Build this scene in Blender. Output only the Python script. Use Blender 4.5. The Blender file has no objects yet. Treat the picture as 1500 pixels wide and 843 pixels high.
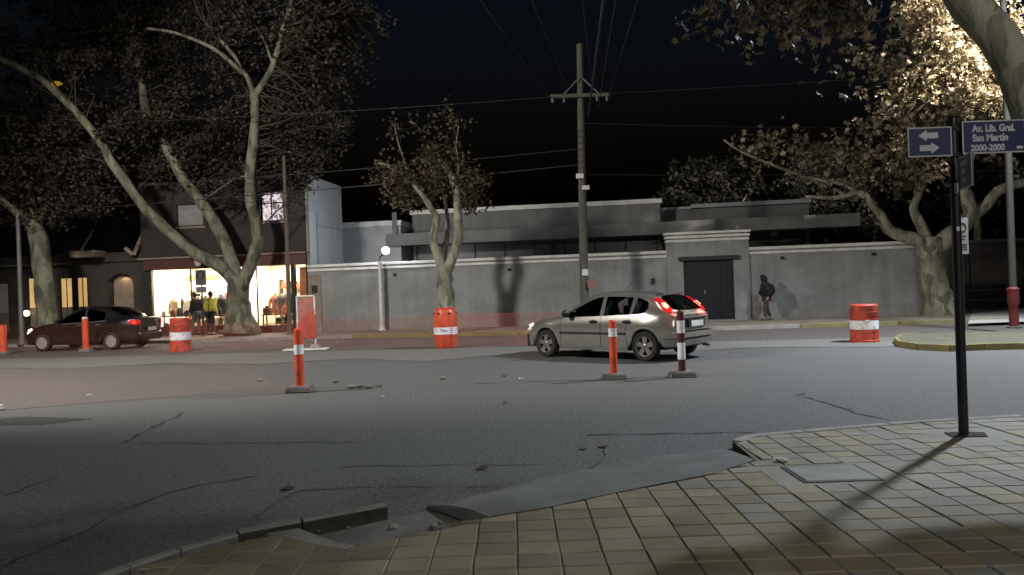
import bpy, bmesh, math, random
import numpy as np
from mathutils import Vector, Matrix

rnd = random.Random(7)
scene = bpy.context.scene
COL = scene.collection
R = math.radians

# ------------------------------------------------------------------ camera
CAM_H = 1.6
ROLL = R(2.0)
LENS = 1110.0                       # focal length in photograph pixels (1500 wide)
cam_d = bpy.data.cameras.new('camera')
cam = bpy.data.objects.new('camera', cam_d)
COL.objects.link(cam)
cam_d.sensor_width = 36.0
cam_d.lens = LENS / 1500.0 * 36.0
cam_d.clip_end = 2000
cam.matrix_world = Matrix.Translation((0, 0, CAM_H)) @ Matrix.Rotation(R(90), 4, 'X') @ Matrix.Rotation(-ROLL, 4, 'Z')
scene.camera = cam

# ------------------------------------------------------------------ night sky and moon
world = bpy.data.worlds.new('World')
scene.world = world
world.use_nodes = True
wn = world.node_tree.nodes
bg = wn['Background']
sky = wn.new('ShaderNodeTexSky')
sky.sky_type = 'NISHITA'
sky.sun_disc = False
sky.sun_elevation = R(-3.25)
sky.sun_rotation = R(180)
sky.altitude = 0
sky.ozone_density = 2.4
sky.dust_density = 0.0
tint = wn.new('ShaderNodeMixRGB')
tint.blend_type = 'MULTIPLY'
tint.inputs[0].default_value = 1.0
tint.inputs[2].default_value = (0.70, 1.35, 0.95, 1)
world.node_tree.links.new(sky.outputs[0], tint.inputs[1])
world.node_tree.links.new(tint.outputs[0], bg.inputs[0])
bg.inputs[1].default_value = 0.15
moon_d = bpy.data.lights.new('moon', 'SUN')
moon_d.energy = 0.012
moon_d.angle = R(0.5)
moon_d.color = (0.8, 0.87, 1.0)
moon = bpy.data.objects.new('moon', moon_d)
moon.rotation_euler = (R(40), R(10), R(-30))
COL.objects.link(moon)
scene.view_settings.view_transform = 'Standard'
scene.view_settings.look = 'None'
scene.view_settings.exposure = 0.0
scene.view_settings.gamma = 1.0
LAMP = 1.0                          # overall street lamp level

# ------------------------------------------------------------------ survey helpers (photo measurements to metres)
def ray(u, v):
    du, dv = u - 750.0, v - 421.5
    return ((du * math.cos(ROLL) - dv * math.sin(ROLL)) / LENS, 1.0, -(du * math.sin(ROLL) + dv * math.cos(ROLL)) / LENS)
def at(u, v, Y):
    q = ray(u, v)
    return Vector((q[0] * Y, Y, CAM_H + q[2] * Y))
def ground(u, v, z=0.0):
    q = ray(u, v)
    k = (z - CAM_H) / q[2]
    return Vector((q[0] * k, k, z))
# far side of the street: s runs along the wall, t away from the camera
ANG = R(-7.6)
OX, OY = -8.2, 30.5
DX, DY = math.cos(ANG), math.sin(ANG)
def far(s, t, z=0.0):
    return Vector((OX + s * DX - t * DY, OY + s * DY + t * DX, z))

# ------------------------------------------------------------------ materials
MATS = {}
def material(name, col, rough=0.7, metal=0.0, col2=None, scale=3.0, bump=0.0, bscale=40.0, coat=0.0, emit=None, estr=0.0, detail=6.0, spec=0.5, ramp=(0.35, 0.65), stretch=None):
    if name in MATS:
        return MATS[name]
    m = bpy.data.materials.new(name)
    m.use_nodes = True
    nt = m.node_tree
    b = nt.nodes['Principled BSDF']
    b.inputs['Roughness'].default_value = rough
    b.inputs['Metallic'].default_value = metal
    b.inputs['Specular IOR Level'].default_value = spec
    if coat:
        b.inputs['Coat Weight'].default_value = coat
        b.inputs['Coat Roughness'].default_value = 0.08
    if emit:
        b.inputs['Emission Color'].default_value = (*emit, 1)
        b.inputs['Emission Strength'].default_value = estr
    if col2 is None:
        col2 = tuple(c * 0.72 for c in col)
    tc = nt.nodes.new('ShaderNodeTexCoord')
    src = tc.outputs['Object']
    if stretch:
        mp = nt.nodes.new('ShaderNodeMapping')
        mp.inputs['Scale'].default_value = stretch
        nt.links.new(src, mp.inputs[0])
        src = mp.outputs[0]
    n = nt.nodes.new('ShaderNodeTexNoise')
    n.inputs['Scale'].default_value = scale
    n.inputs['Detail'].default_value = detail
    n.inputs['Roughness'].default_value = 0.62
    nt.links.new(src, n.inputs['Vector'])
    cr = nt.nodes.new('ShaderNodeValToRGB')
    cr.color_ramp.elements[0].position = ramp[0]
    cr.color_ramp.elements[1].position = ramp[1]
    cr.color_ramp.elements[0].color = (*col2, 1)
    cr.color_ramp.elements[1].color = (*col, 1)
    nt.links.new(n.outputs['Fac'], cr.inputs[0])
    nt.links.new(cr.outputs[0], b.inputs['Base Color'])
    if bump:
        n2 = nt.nodes.new('ShaderNodeTexNoise')
        n2.inputs['Scale'].default_value = bscale
        n2.inputs['Detail'].default_value = 4
        nt.links.new(src, n2.inputs['Vector'])
        bp = nt.nodes.new('ShaderNodeBump')
        bp.inputs['Strength'].default_value = bump
        bp.inputs['Distance'].default_value = 0.02
        nt.links.new(n2.outputs['Fac'], bp.inputs['Height'])
        nt.links.new(bp.outputs[0], b.inputs['Normal'])
    MATS[name] = m
    return m

def glass_material(name, tint, gloss=0.05):
    m = bpy.data.materials.new(name)
    m.use_nodes = True
    nt = m.node_tree
    nt.nodes.clear()
    o = nt.nodes.new('ShaderNodeOutputMaterial')
    mx = nt.nodes.new('ShaderNodeMixShader')
    fr = nt.nodes.new('ShaderNodeFresnel')
    fr.inputs[0].default_value = 1.5
    tr = nt.nodes.new('ShaderNodeBsdfTransparent')
    tr.inputs[0].default_value = (*tint, 1)
    gl = nt.nodes.new('ShaderNodeBsdfGlossy')
    gl.inputs['Roughness'].default_value = gloss
    nt.links.new(fr.outputs[0], mx.inputs[0])
    nt.links.new(tr.outputs[0], mx.inputs[1])
    nt.links.new(gl.outputs[0], mx.inputs[2])
    nt.links.new(mx.outputs[0], o.inputs[0])
    return m

def asphalt_material(name, c1, c2, rough=0.8):
    m = bpy.data.materials.new(name)
    m.use_nodes = True
    nt = m.node_tree
    b = nt.nodes['Principled BSDF']
    b.inputs['Roughness'].default_value = rough
    tc = nt.nodes.new('ShaderNodeTexCoord')
    def noise(sc, det, vec=None, ro=0.6):
        n = nt.nodes.new('ShaderNodeTexNoise')
        n.inputs['Scale'].default_value = sc
        n.inputs['Detail'].default_value = det
        n.inputs['Roughness'].default_value = ro
        nt.links.new(vec or tc.outputs['Object'], n.inputs['Vector'])
        return n
    mp = nt.nodes.new('ShaderNodeMapping')
    mp.inputs['Rotation'].default_value = (0, 0, R(6))
    mp.inputs['Scale'].default_value = (0.09, 0.9, 1)
    nt.links.new(tc.outputs['Object'], mp.inputs[0])
    big = noise(1.3, 5, mp.outputs[0])
    patch = noise(0.5, 5)
    grain = noise(55, 3, ro=0.9)
    speck = noise(16, 6, ro=0.75)
    add0 = nt.nodes.new('ShaderNodeMath'); add0.operation = 'ADD'
    nt.links.new(big.outputs[0], add0.inputs[0]); nt.links.new(patch.outputs[0], add0.inputs[1])
    add = nt.nodes.new('ShaderNodeMath'); add.operation = 'MULTIPLY_ADD'; add.inputs[1].default_value = 1.1
    nt.links.new(speck.outputs[0], add.inputs[0]); nt.links.new(add0.outputs[0], add.inputs[2])
    cr = nt.nodes.new('ShaderNodeValToRGB')
    cr.color_ramp.elements[0].position = 1.22; cr.color_ramp.elements[1].position = 1.82
    cr.color_ramp.elements[0].color = (*c2, 1); cr.color_ramp.elements[1].color = (*c1, 1)
    nt.links.new(add.outputs[0], cr.inputs[0])
    mx = nt.nodes.new('ShaderNodeMixRGB'); mx.blend_type = 'OVERLAY'; mx.inputs[0].default_value = 0.3
    nt.links.new(cr.outputs[0], mx.inputs[1]); nt.links.new(grain.outputs[0], mx.inputs[2])
    g2 = noise(26, 2, ro=0.5)
    gm = nt.nodes.new('ShaderNodeMath'); gm.operation = 'MULTIPLY'
    nt.links.new(grain.outputs[0], gm.inputs[0]); nt.links.new(g2.outputs[0], gm.inputs[1])
    gr_ = nt.nodes.new('ShaderNodeValToRGB')
    gr_.color_ramp.elements[0].position = 0.12; gr_.color_ramp.elements[0].color = (0.55, 0.55, 0.55, 1)
    gr_.color_ramp.elements[1].position = 0.40; gr_.color_ramp.elements[1].color = (1.62, 1.62, 1.6, 1)
    nt.links.new(gm.outputs[0], gr_.inputs[0])
    m2 = nt.nodes.new('ShaderNodeMixRGB'); m2.blend_type = 'MULTIPLY'; m2.inputs[0].default_value = 1.0
    nt.links.new(mx.outputs[0], m2.inputs[1]); nt.links.new(gr_.outputs[0], m2.inputs[2])
    nt.links.new(m2.outputs[0], b.inputs['Base Color'])
    bp = nt.nodes.new('ShaderNodeBump'); bp.inputs['Strength'].default_value = 0.8; bp.inputs['Distance'].default_value = 0.015
    nt.links.new(grain.outputs[0], bp.inputs['Height']); nt.links.new(bp.outputs[0], b.inputs['Normal'])
    MATS[name] = m
    return m

def stained_material(name, c1, c2):
    m = bpy.data.materials.new(name)
    m.use_nodes = True
    nt = m.node_tree
    b = nt.nodes['Principled BSDF']
    b.inputs['Roughness'].default_value = 0.92
    tc = nt.nodes.new('ShaderNodeTexCoord')
    def noise(sc, stretch, det, dist=0.0):
        mp = nt.nodes.new('ShaderNodeMapping'); mp.inputs['Scale'].default_value = stretch
        nt.links.new(tc.outputs['Object'], mp.inputs[0])
        n = nt.nodes.new('ShaderNodeTexNoise')
        n.inputs['Scale'].default_value = sc; n.inputs['Detail'].default_value = det; n.inputs['Distortion'].default_value = dist
        n.inputs['Roughness'].default_value = 0.65
        nt.links.new(mp.outputs[0], n.inputs['Vector'])
        return n
    streak = noise(2.2, (1.6, 1, 0.16), 8)
    blot = noise(0.55, (1, 1, 1.4), 8, 0.6)
    fine = noise(22, (1, 1, 1), 4)
    a1 = nt.nodes.new('ShaderNodeMath'); a1.operation = 'MULTIPLY_ADD'; a1.inputs[1].default_value = 0.5
    nt.links.new(streak.outputs[0], a1.inputs[0]); nt.links.new(blot.outputs[0], a1.inputs[2])
    a2 = nt.nodes.new('ShaderNodeMath'); a2.operation = 'MULTIPLY_ADD'; a2.inputs[1].default_value = 0.25
    nt.links.new(fine.outputs[0], a2.inputs[0]); nt.links.new(a1.outputs[0], a2.inputs[2])
    cr = nt.nodes.new('ShaderNodeValToRGB')
    cr.color_ramp.elements[0].position = 0.70; cr.color_ramp.elements[1].position = 1.02
    cr.color_ramp.elements[0].color = (*c2, 1); cr.color_ramp.elements[1].color = (*c1, 1)
    nt.links.new(a2.outputs[0], cr.inputs[0]); nt.links.new(cr.outputs[0], b.inputs['Base Color'])
    bp = nt.nodes.new('ShaderNodeBump'); bp.inputs['Strength'].default_value = 0.35; bp.inputs['Distance'].default_value = 0.02
    nt.links.new(fine.outputs[0], bp.inputs['Height']); nt.links.new(bp.outputs[0], b.inputs['Normal'])
    MATS[name] = m
    return m

def bark_material(name='plane_bark', k_=1.0, g_=1.0):
    m = bpy.data.materials.new(name)
    m.use_nodes = True
    nt = m.node_tree
    b = nt.nodes['Principled BSDF']
    b.inputs['Roughness'].default_value = 0.85
    tc = nt.nodes.new('ShaderNodeTexCoord')
    mp = nt.nodes.new('ShaderNodeMapping'); mp.inputs['Scale'].default_value = (1.0, 1.0, 0.45)
    nt.links.new(tc.outputs['Object'], mp.inputs[0])
    v = nt.nodes.new('ShaderNodeTexNoise'); v.inputs['Scale'].default_value = 3.2; v.inputs['Detail'].default_value = 7; v.inputs['Distortion'].default_value = 0.6
    nt.links.new(mp.outputs[0], v.inputs['Vector'])
    cr = nt.nodes.new('ShaderNodeValToRGB')
    e = cr.color_ramp.elements
    e[0].position = 0.34; e[0].color = (0.11 * k_, 0.105 * k_ * g_, 0.075 * k_, 1)
    e[1].position = 0.64; e[1].color = (0.33 * k_, 0.315 * k_ * g_, 0.24 * k_, 1)
    k = e.new(0.46); k.color = (0.20 * k_, 0.195 * k_ * g_, 0.14 * k_, 1)
    ds = nt.nodes.new('ShaderNodeMixRGB'); ds.inputs[0].default_value = 0.22
    nt.links.new(mp.outputs[0], ds.inputs[1]); nt.links.new(v.outputs['Color'], ds.inputs[2])
    vo = nt.nodes.new('ShaderNodeTexVoronoi'); vo.inputs['Scale'].default_value = 6.5
    nt.links.new(ds.outputs[0], vo.inputs['Vector'])
    av = nt.nodes.new('ShaderNodeMath'); av.operation = 'MULTIPLY_ADD'; av.inputs[1].default_value = 0.32
    sx_ = nt.nodes.new('ShaderNodeSeparateColor')
    nt.links.new(vo.outputs['Color'], sx_.inputs[0]); nt.links.new(sx_.outputs[0], av.inputs[0])
    sc_ = nt.nodes.new('ShaderNodeMath'); sc_.operation = 'MULTIPLY'; sc_.inputs[1].default_value = 0.66
    nt.links.new(v.outputs[0], sc_.inputs[0]); nt.links.new(sc_.outputs[0], av.inputs[2])
    nt.links.new(av.outputs[0], cr.inputs[0]); nt.links.new(cr.outputs[0], b.inputs['Base Color'])
    n2 = nt.nodes.new('ShaderNodeTexNoise'); n2.inputs['Scale'].default_value = 14; n2.inputs['Detail'].default_value = 5
    nt.links.new(mp.outputs[0], n2.inputs['Vector'])
    bp = nt.nodes.new('ShaderNodeBump'); bp.inputs['Strength'].default_value = 0.6; bp.inputs['Distance'].default_value = 0.04
    nt.links.new(n2.outputs[0], bp.inputs['Height']); nt.links.new(bp.outputs[0], b.inputs['Normal'])
    return m

def leaf_material(name, c1, c2, c3):
    m = bpy.data.materials.new(name)
    m.use_nodes = True
    nt = m.node_tree
    b = nt.nodes['Principled BSDF']
    b.inputs['Roughness'].default_value = 0.6
    tc = nt.nodes.new('ShaderNodeTexCoord')
    v = nt.nodes.new('ShaderNodeTexNoise'); v.inputs['Scale'].default_value = 4.5; v.inputs['Detail'].default_value = 2
    nt.links.new(tc.outputs['Object'], v.inputs['Vector'])
    cr = nt.nodes.new('ShaderNodeValToRGB')
    e = cr.color_ramp.elements
    e[0].position = 0.33; e[0].color = (*c1, 1)
    e[1].position = 0.68; e[1].color = (*c3, 1)
    k = e.new(0.5); k.color = (*c2, 1)
    nt.links.new(v.outputs[0], cr.inputs[0]); nt.links.new(cr.outputs[0], b.inputs['Base Color'])
    o = nt.nodes['Material Output']
    tl = nt.nodes.new('ShaderNodeBsdfTranslucent')
    nt.links.new(cr.outputs[0], tl.inputs[0])
    mx = nt.nodes.new('ShaderNodeMixShader'); mx.inputs[0].default_value = 0.25
    nt.links.new(b.outputs[0], mx.inputs[1]); nt.links.new(tl.outputs[0], mx.inputs[2]); nt.links.new(mx.outputs[0], o.inputs[0])
    return m

M_ASPH = asphalt_material('asphalt', (0.235, 0.238, 0.233), (0.10, 0.103, 0.102), 0.8)
M_ASPH2 = asphalt_material('asphalt_brown', (0.20, 0.17, 0.15), (0.10, 0.085, 0.078), 0.85)
M_DUST = asphalt_material('dusty_concrete', (0.30, 0.29, 0.265), (0.15, 0.145, 0.135), 0.9)
M_CONC = material('concrete', (0.30, 0.29, 0.27), 0.85, col2=(0.19, 0.185, 0.17), scale=3, bump=0.3, bscale=60)
M_RAMP = material('ramp_cement', (0.155, 0.158, 0.155), 0.88, col2=(0.095, 0.097, 0.094), scale=1.6, bump=0.35, bscale=45, detail=9)
M_CONCD = material('concrete_dark', (0.16, 0.155, 0.145), 0.9, col2=(0.09, 0.088, 0.08), scale=4, bump=0.4, bscale=50)
M_KERB_SHADE = material('shaded_kerb_face', (0.05, 0.046, 0.04), 0.95, col2=(0.02, 0.019, 0.016), scale=9, bump=.5, bscale=30)  # near-black concrete, the kerb face's shade put into the colour
M_CRACK = material('crack_tar', (0.045, 0.045, 0.045), 0.95)
M_TILE = material('paving_tile', (0.275, 0.238, 0.150), 0.75, col2=(0.14, 0.12, 0.076), scale=1.1, bump=0.25, bscale=70, ramp=(0.3, 0.7))
M_TILE2 = material('paving_tile_grey', (0.25, 0.243, 0.20), 0.75, col2=(0.14, 0.136, 0.11), scale=1.3, bump=0.25, bscale=70, ramp=(0.3, 0.7))
M_TILE3 = material('paving_tile_worn', (0.225, 0.20, 0.138), 0.78, col2=(0.11, 0.098, 0.068), scale=1.7, bump=0.3, bscale=60, ramp=(0.3, 0.7))
M_TILE4 = material('paving_tile_pale', (0.285, 0.252, 0.168), 0.75, col2=(0.15, 0.13, 0.088), scale=1.9, bump=0.3, bscale=60, ramp=(0.3, 0.7))
M_MORTAR = material('mortar', (0.24, 0.215, 0.155), 0.95, col2=(0.08, 0.075, 0.06), scale=.9, bump=0.3)
M_FARPAVE = material('far_pavement', (0.26, 0.22, 0.165), 0.85, col2=(0.16, 0.135, 0.10), scale=1.2, bump=0.2)
M_WALL = stained_material('grey_render', (0.29, 0.302, 0.298), (0.19, 0.198, 0.196))
M_WALLL = stained_material('grey_render_pale', (0.275, 0.268, 0.25), (0.18, 0.175, 0.163))
M_WHITE = material('white_paint', (0.74, 0.74, 0.72), 0.7, col2=(0.55, 0.55, 0.53), scale=2.5)
M_HOUSE = stained_material('house_render', (0.20, 0.205, 0.20), (0.125, 0.13, 0.13))
M_HOUSEW = material('house_white', (0.42, 0.44, 0.46), 0.9, col2=(0.33, 0.35, 0.37), scale=0.6, detail=8)
M_GATE = material('gate_steel', (0.010, 0.0095, 0.017), 0.4, metal=0.3, spec=0.6)
M_BLACK = material('black_paint', (0.012, 0.012, 0.016), 0.4)
M_GLAZE = material('house_glazing', (0.05, 0.05, 0.052), 0.35)
M_IRON = material('dark_iron', (0.03, 0.03, 0.035), 0.6, metal=0.5)
M_DBRN = material('brown_cladding', (0.036, 0.026, 0.021), 0.8, col2=(0.023, 0.018, 0.015), scale=2, stretch=(1, 1, 5))
M_SIGNB = material('fascia_red_brown', (0.09, 0.032, 0.026), 0.7)
M_SIDEW = material('white_side_wall', (0.66, 0.67, 0.68), 0.85, col2=(0.52, 0.53, 0.55), scale=0.5, detail=8)
M_DARKW = material('dark_wall', (0.06, 0.05, 0.043), 0.9, col2=(0.04, 0.034, 0.03), scale=1.5, bump=0.2)
M_STONE = material('pale_stone', (0.30, 0.24, 0.18), 0.85, col2=(0.2, 0.165, 0.13), scale=3, bump=0.3)
M_SHOPW = material('shop_wall', (0.78, 0.72, 0.60), 0.8, col2=(0.72, 0.66, 0.55))
M_WOODF = material('shop_floor', (0.32, 0.19, 0.10), 0.5)
M_SHELF = material('shelf_wood', (0.25, 0.15, 0.08), 0.5)
M_SHELF2 = material('brown_leather', (0.13, 0.05, 0.022), 0.5)
M_DCLOTH = material('dark_cloth', (0.015, 0.014, 0.016), 0.95)
M_GCLOTH = material('grey_cloth', (0.12, 0.11, 0.10), 0.95)
M_TCLOTH = material('tan_cloth', (0.42, 0.30, 0.17), 0.95)
M_WCLOTH = material('cream_cloth', (0.65, 0.58, 0.45), 0.95)
M_RCLOTH = material('rust_cloth', (0.35, 0.10, 0.05), 0.95)
M_YEL = material('yellow_jacket', (0.5, 0.45, 0.06), 0.8)
M_SKIN = material('skin', (0.45, 0.28, 0.20), 0.6)
M_HAIR = material('dark_hair', (0.02, 0.014, 0.01), 0.7)
M_SHOE = material('pale_shoe', (0.6, 0.6, 0.58), 0.7)
M_ORANGE = material('orange_plastic', (0.68, 0.085, 0.03), 0.45, col2=(0.36, 0.055, 0.03), scale=4.5, detail=9, ramp=(.32, .52))
M_ORANGED = material('orange_plastic_worn', (0.55, 0.07, 0.035), 0.55, col2=(0.24, 0.04, 0.028), scale=6, detail=9, ramp=(.35, .55))
M_NET = material('orange_net', (0.6, 0.14, 0.09), 0.6)
M_CLOTHR = material('red_orange_sheet', (0.72, 0.07, 0.05), 0.7)
M_BAND = material('reflective_white', (0.82, 0.82, 0.84), 0.3, col2=(0.5, 0.5, 0.5), scale=9, detail=9, ramp=(.35, .5))
M_BLUEM = material('blue_mark', (0.10, 0.2, 0.5), 0.5)
M_DRED = material('dark_red_paint', (0.10, 0.008, 0.014), 0.5)
M_REDWRAP = material('red_wrap', (0.13, 0.012, 0.012), 0.7)
M_YKERB = material('yellow_kerb', (0.24, 0.20, 0.06), 0.85, col2=(0.13, 0.12, 0.07), scale=3)
M_ISL = material('island_top', (0.12, 0.115, 0.075), 0.9, col2=(0.075, 0.073, 0.055), scale=2)
M_POLE = material('pole_wood', (0.12, 0.118, 0.09), 0.85, col2=(0.07, 0.07, 0.055), scale=4, stretch=(4, 4, 0.5))
M_STEEL = material('grey_steel', (0.22, 0.22, 0.21), 0.55, metal=0.3)
M_COLUMN = material('olive_column', (0.045, 0.045, 0.036), 0.7)
M_SILVER = material('silver_paint', (0.36, 0.365, 0.335), 0.22, metal=0.65, col2=(0.31, 0.315, 0.285), coat=0.8)
M_DARKCAR = material('dark_car_paint', (0.014, 0.0125, 0.0135), 0.28, metal=0.3, coat=0.9)
M_TRIM = material('black_trim', (0.015, 0.015, 0.016), 0.5)
M_TYRE = material('tyre_rubber', (0.018, 0.018, 0.018), 0.85)
M_RIM = material('alloy_rim', (0.34, 0.33, 0.32), 0.35, metal=0.7)
M_GREYTRIM = material('grey_bumper', (0.13, 0.13, 0.12), 0.55)
M_GLASS = glass_material('car_glass', (0.78, 0.8, 0.8))
M_GLASSD = glass_material('dark_car_glass', (0.10, 0.10, 0.11))
M_PANE = glass_material('shop_glass', (0.92, 0.93, 0.92), 0.02)
M_HEADL = material('headlamp_glass', (0.8, 0.8, 0.75), 0.12, spec=0.8, emit=(1, 0.93, 0.8), estr=0.7)
M_HEADL2 = material('headlamp_lit', (0.8, 0.8, 0.8), 0.2, emit=(1, 0.95, 0.88), estr=3.0)
M_TAIL = material('tail_lens', (0.45, 0.012, 0.012), 0.15, emit=(1.0, 0.02, 0.02), estr=0.28)
M_TAILON = material('tail_lamp_lit', (0.8, 0.1, 0.06), 0.2, emit=(1.0, 0.22, 0.12), estr=7)
M_PLATE = material('plate_white', (0.7, 0.7, 0.68), 0.5)
M_NAVY = material('sign_navy', (0.02, 0.026, 0.09), 0.45)
M_SIGNW = material('sign_white', (0.55, 0.55, 0.60), 0.5)
M_SIGNG = material('sign_rim_grey', (0.45, 0.45, 0.45), 0.5)
M_WIRE = material('cable_black', (0.02, 0.02, 0.022), 0.7)
M_BARK = bark_material()
M_BARK_SHADE = bark_material('shaded_plane_bark', .62, 1.04)  # darkened copy of the plane bark, for limbs shaded by their crown
M_TWIG = material('twig_bark', (0.055, 0.048, 0.035), 0.9)
M_LEAF = leaf_material('plane_leaves', (0.028, 0.024, 0.015), (0.044, 0.034, 0.023), (0.064, 0.048, 0.033))
M_LEAFM = leaf_material('brown_plane_leaves', (0.05, 0.04, 0.02), (0.10, 0.073, 0.042), (0.19, 0.14, 0.085))
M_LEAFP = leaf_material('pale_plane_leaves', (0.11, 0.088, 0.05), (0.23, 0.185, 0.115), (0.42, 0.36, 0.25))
M_LEAFD = leaf_material('dark_leaves', (0.008, 0.008, 0.005), (0.014, 0.013, 0.008), (0.022, 0.019, 0.012))
M_LAMPON = material('lamp_lens', (1, 1, 1), 0.4, emit=(0.93, 0.97, 1.0), estr=30)
M_GLOBE = material('globe_lamp', (1, 1, 1), 0.4, emit=(0.92, 0.97, 1.0), estr=14)
M_CEILL = material('ceiling_tube', (1, 1, 1), 0.4, emit=(1.0, 0.80, 0.52), estr=9)
M_WINGLOW = material('lit_blind', (0.7, 0.55, 0.3), 0.8, emit=(1.0, 0.60, 0.22), estr=0.5, col2=(0.4, 0.3, 0.15), scale=3)
M_LITWIN = material('lit_upper_window', (0.8, 0.78, 0.8), 0.8, emit=(1.0, 0.86, 0.95), estr=0.85)
_n = M_LITWIN.node_tree
_t = _n.nodes.new('ShaderNodeTexCoord')
_w = _n.nodes.new('ShaderNodeTexNoise'); _w.inputs['Scale'].default_value = 5.5; _w.inputs['Detail'].default_value = 3; _w.inputs['Distortion'].default_value = 1.2
_r = _n.nodes.new('ShaderNodeValToRGB')
_r.color_ramp.elements[0].position = .40; _r.color_ramp.elements[0].color = (.10, .05, .05, 1)
_r.color_ramp.elements[1].position = .56; _r.color_ramp.elements[1].color = (1, .87, .94, 1)
_n.links.new(_t.outputs['Object'], _w.inputs['Vector']); _n.links.new(_w.outputs[0], _r.inputs[0]); _n.links.new(_r.outputs[0], _n.nodes['Principled BSDF'].inputs['Emission Color'])
M_BLIND = material('grey_blind', (0.22, 0.21, 0.20), 0.8, emit=(.9, .85, .8), estr=.03)

# ------------------------------------------------------------------ mesh building
class MB:
    def __init__(self):
        self.v, self.f = [], []
    def box(self, c, s, rz=0.0, top=1.0):
        cx, cy, cz = c
        i = len(self.v)
        ca, sa = math.cos(rz), math.sin(rz)
        for dz in (-.5, .5):
            k = top if dz > 0 else 1.0
            for dx, dy in ((-.5, -.5), (.5, -.5), (.5, .5), (-.5, .5)):
                x, y = dx * s[0] * k, dy * s[1] * k
                self.v.append((cx + x * ca - y * sa, cy + x * sa + y * ca, cz + dz * s[2]))
        self.f += [tuple(i + k for k in q) for q in ((3, 2, 1, 0), (4, 5, 6, 7), (0, 1, 5, 4), (1, 2, 6, 5), (2, 3, 7, 6), (3, 0, 4, 7))]
        return self
    def b2(self, x0, x1, y0, y1, z0, z1):
        return self.box(((x0 + x1) / 2, (y0 + y1) / 2, (z0 + z1) / 2), (abs(x1 - x0), abs(y1 - y0), abs(z1 - z0)))
    def tube(self, pts, rad, n=8, cap=True, jit=0.0, rg=None):
        pts = [Vector(p) for p in pts]
        if not hasattr(rad, '__len__'):
            rad = [rad] * len(pts)
        i0 = len(self.v)
        prev = None
        for k, p in enumerate(pts):
            d = (pts[min(k + 1, len(pts) - 1)] - pts[max(k - 1, 0)]).normalized()
            if prev is None:
                a = d.cross(Vector((0, 0, 1)) if abs(d.z) < .9 else Vector((1, 0, 0))).normalized()
            else:
                a = (prev - d * prev.dot(d)).normalized()
            prev = a
            b = d.cross(a)
            for j in range(n):
                t = 2 * math.pi * j / n
                r = rad[k] * (1 + (rg.uniform(-jit, jit) if rg else 0))
                self.v.append(tuple(p + (a * math.cos(t) + b * math.sin(t)) * r))
        for k in range(len(pts) - 1):
            for j in range(n):
                q = i0 + k * n
                self.f.append((q + j, q + (j + 1) % n, q + n + (j + 1) % n, q + n + j))
        if cap:
            self.f.append(tuple(i0 + j for j in range(n))[::-1])
            self.f.append(tuple(i0 + (len(pts) - 1) * n + j for j in range(n)))
        return self
    def lathe(self, prof, n=24, c=(0, 0, 0), axis='z', cap=True):
        i0 = len(self.v)
        for r, h in prof:
            for j in range(n):
                t = 2 * math.pi * j / n
                a, b = r * math.cos(t), r * math.sin(t)
                p = (a, b, h) if axis == 'z' else (a, h, b) if axis == 'y' else (h, a, b)
                self.v.append((c[0] + p[0], c[1] + p[1], c[2] + p[2]))
        for k in range(len(prof) - 1):
            for j in range(n):
                q = i0 + k * n
                self.f.append((q + j, q + (j + 1) % n, q + n + (j + 1) % n, q + n + j))
        if cap:
            self.f.append(tuple(i0 + j for j in range(n))[::-1])
            self.f.append(tuple(i0 + (len(prof) - 1) * n + j for j in range(n)))
        return self
    def ball(self, c, r, n=10, m=7):
        if not hasattr(r, '__len__'):
            r = (r, r, r)
        i0 = len(self.v)
        for k in range(m + 1):
            ph = math.pi * k / m - math.pi / 2
            cr = max(math.cos(ph), 0.02)
            for j in range(n):
                t = 2 * math.pi * j / n
                self.v.append((c[0] + r[0] * cr * math.cos(t), c[1] + r[1] * cr * math.sin(t), c[2] + r[2] * math.sin(ph)))
        for k in range(m):
            for j in range(n):
                q = i0 + k * n
                self.f.append((q + j, q + (j + 1) % n, q + n + (j + 1) % n, q + n + j))
        self.f.append(tuple(i0 + j for j in range(n))[::-1])
        self.f.append(tuple(i0 + m * n + j for j in range(n)))
        return self
    def poly(self, pts):
        i = len(self.v)
        self.v += [tuple(p) for p in pts]
        self.f.append(tuple(range(i, i + len(pts))))
        return self
    def prism(self, pts, z0, z1):
        """a flat outline (x, y) pulled up from z0 to z1; z1 may be a list per point"""
        n = len(pts)
        i = len(self.v)
        zz = z1 if hasattr(z1, '__len__') else [z1] * n
        self.v += [(p[0], p[1], z0) for p in pts] + [(p[0], p[1], z) for p, z in zip(pts, zz)]
        self.f.append(tuple(range(i + n - 1, i - 1, -1)))
        self.f.append(tuple(range(i + n, i + 2 * n)))
        for k in range(n):
            self.f.append((i + k, i + (k + 1) % n, i + n + (k + 1) % n, i + n + k))
        return self
    def strip(self, pts, w, z, wend=None):
        """a narrow ribbon lying along pts"""
        pts = [Vector((p[0], p[1], 0)) for p in pts]
        i = len(self.v)
        for k, p in enumerate(pts):
            d = (pts[min(k + 1, len(pts) - 1)] - pts[max(k - 1, 0)]).normalized()
            nn = Vector((-d.y, d.x, 0))
            ww = w[k] if hasattr(w, '__len__') else w
            self.v.append((p.x + nn.x * ww / 2, p.y + nn.y * ww / 2, z))
            self.v.append((p.x - nn.x * ww / 2, p.y - nn.y * ww / 2, z))
        for k in range(len(pts) - 1):
            q = i + 2 * k
            self.f.append((q, q + 1, q + 3, q + 2))
        return self
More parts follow.
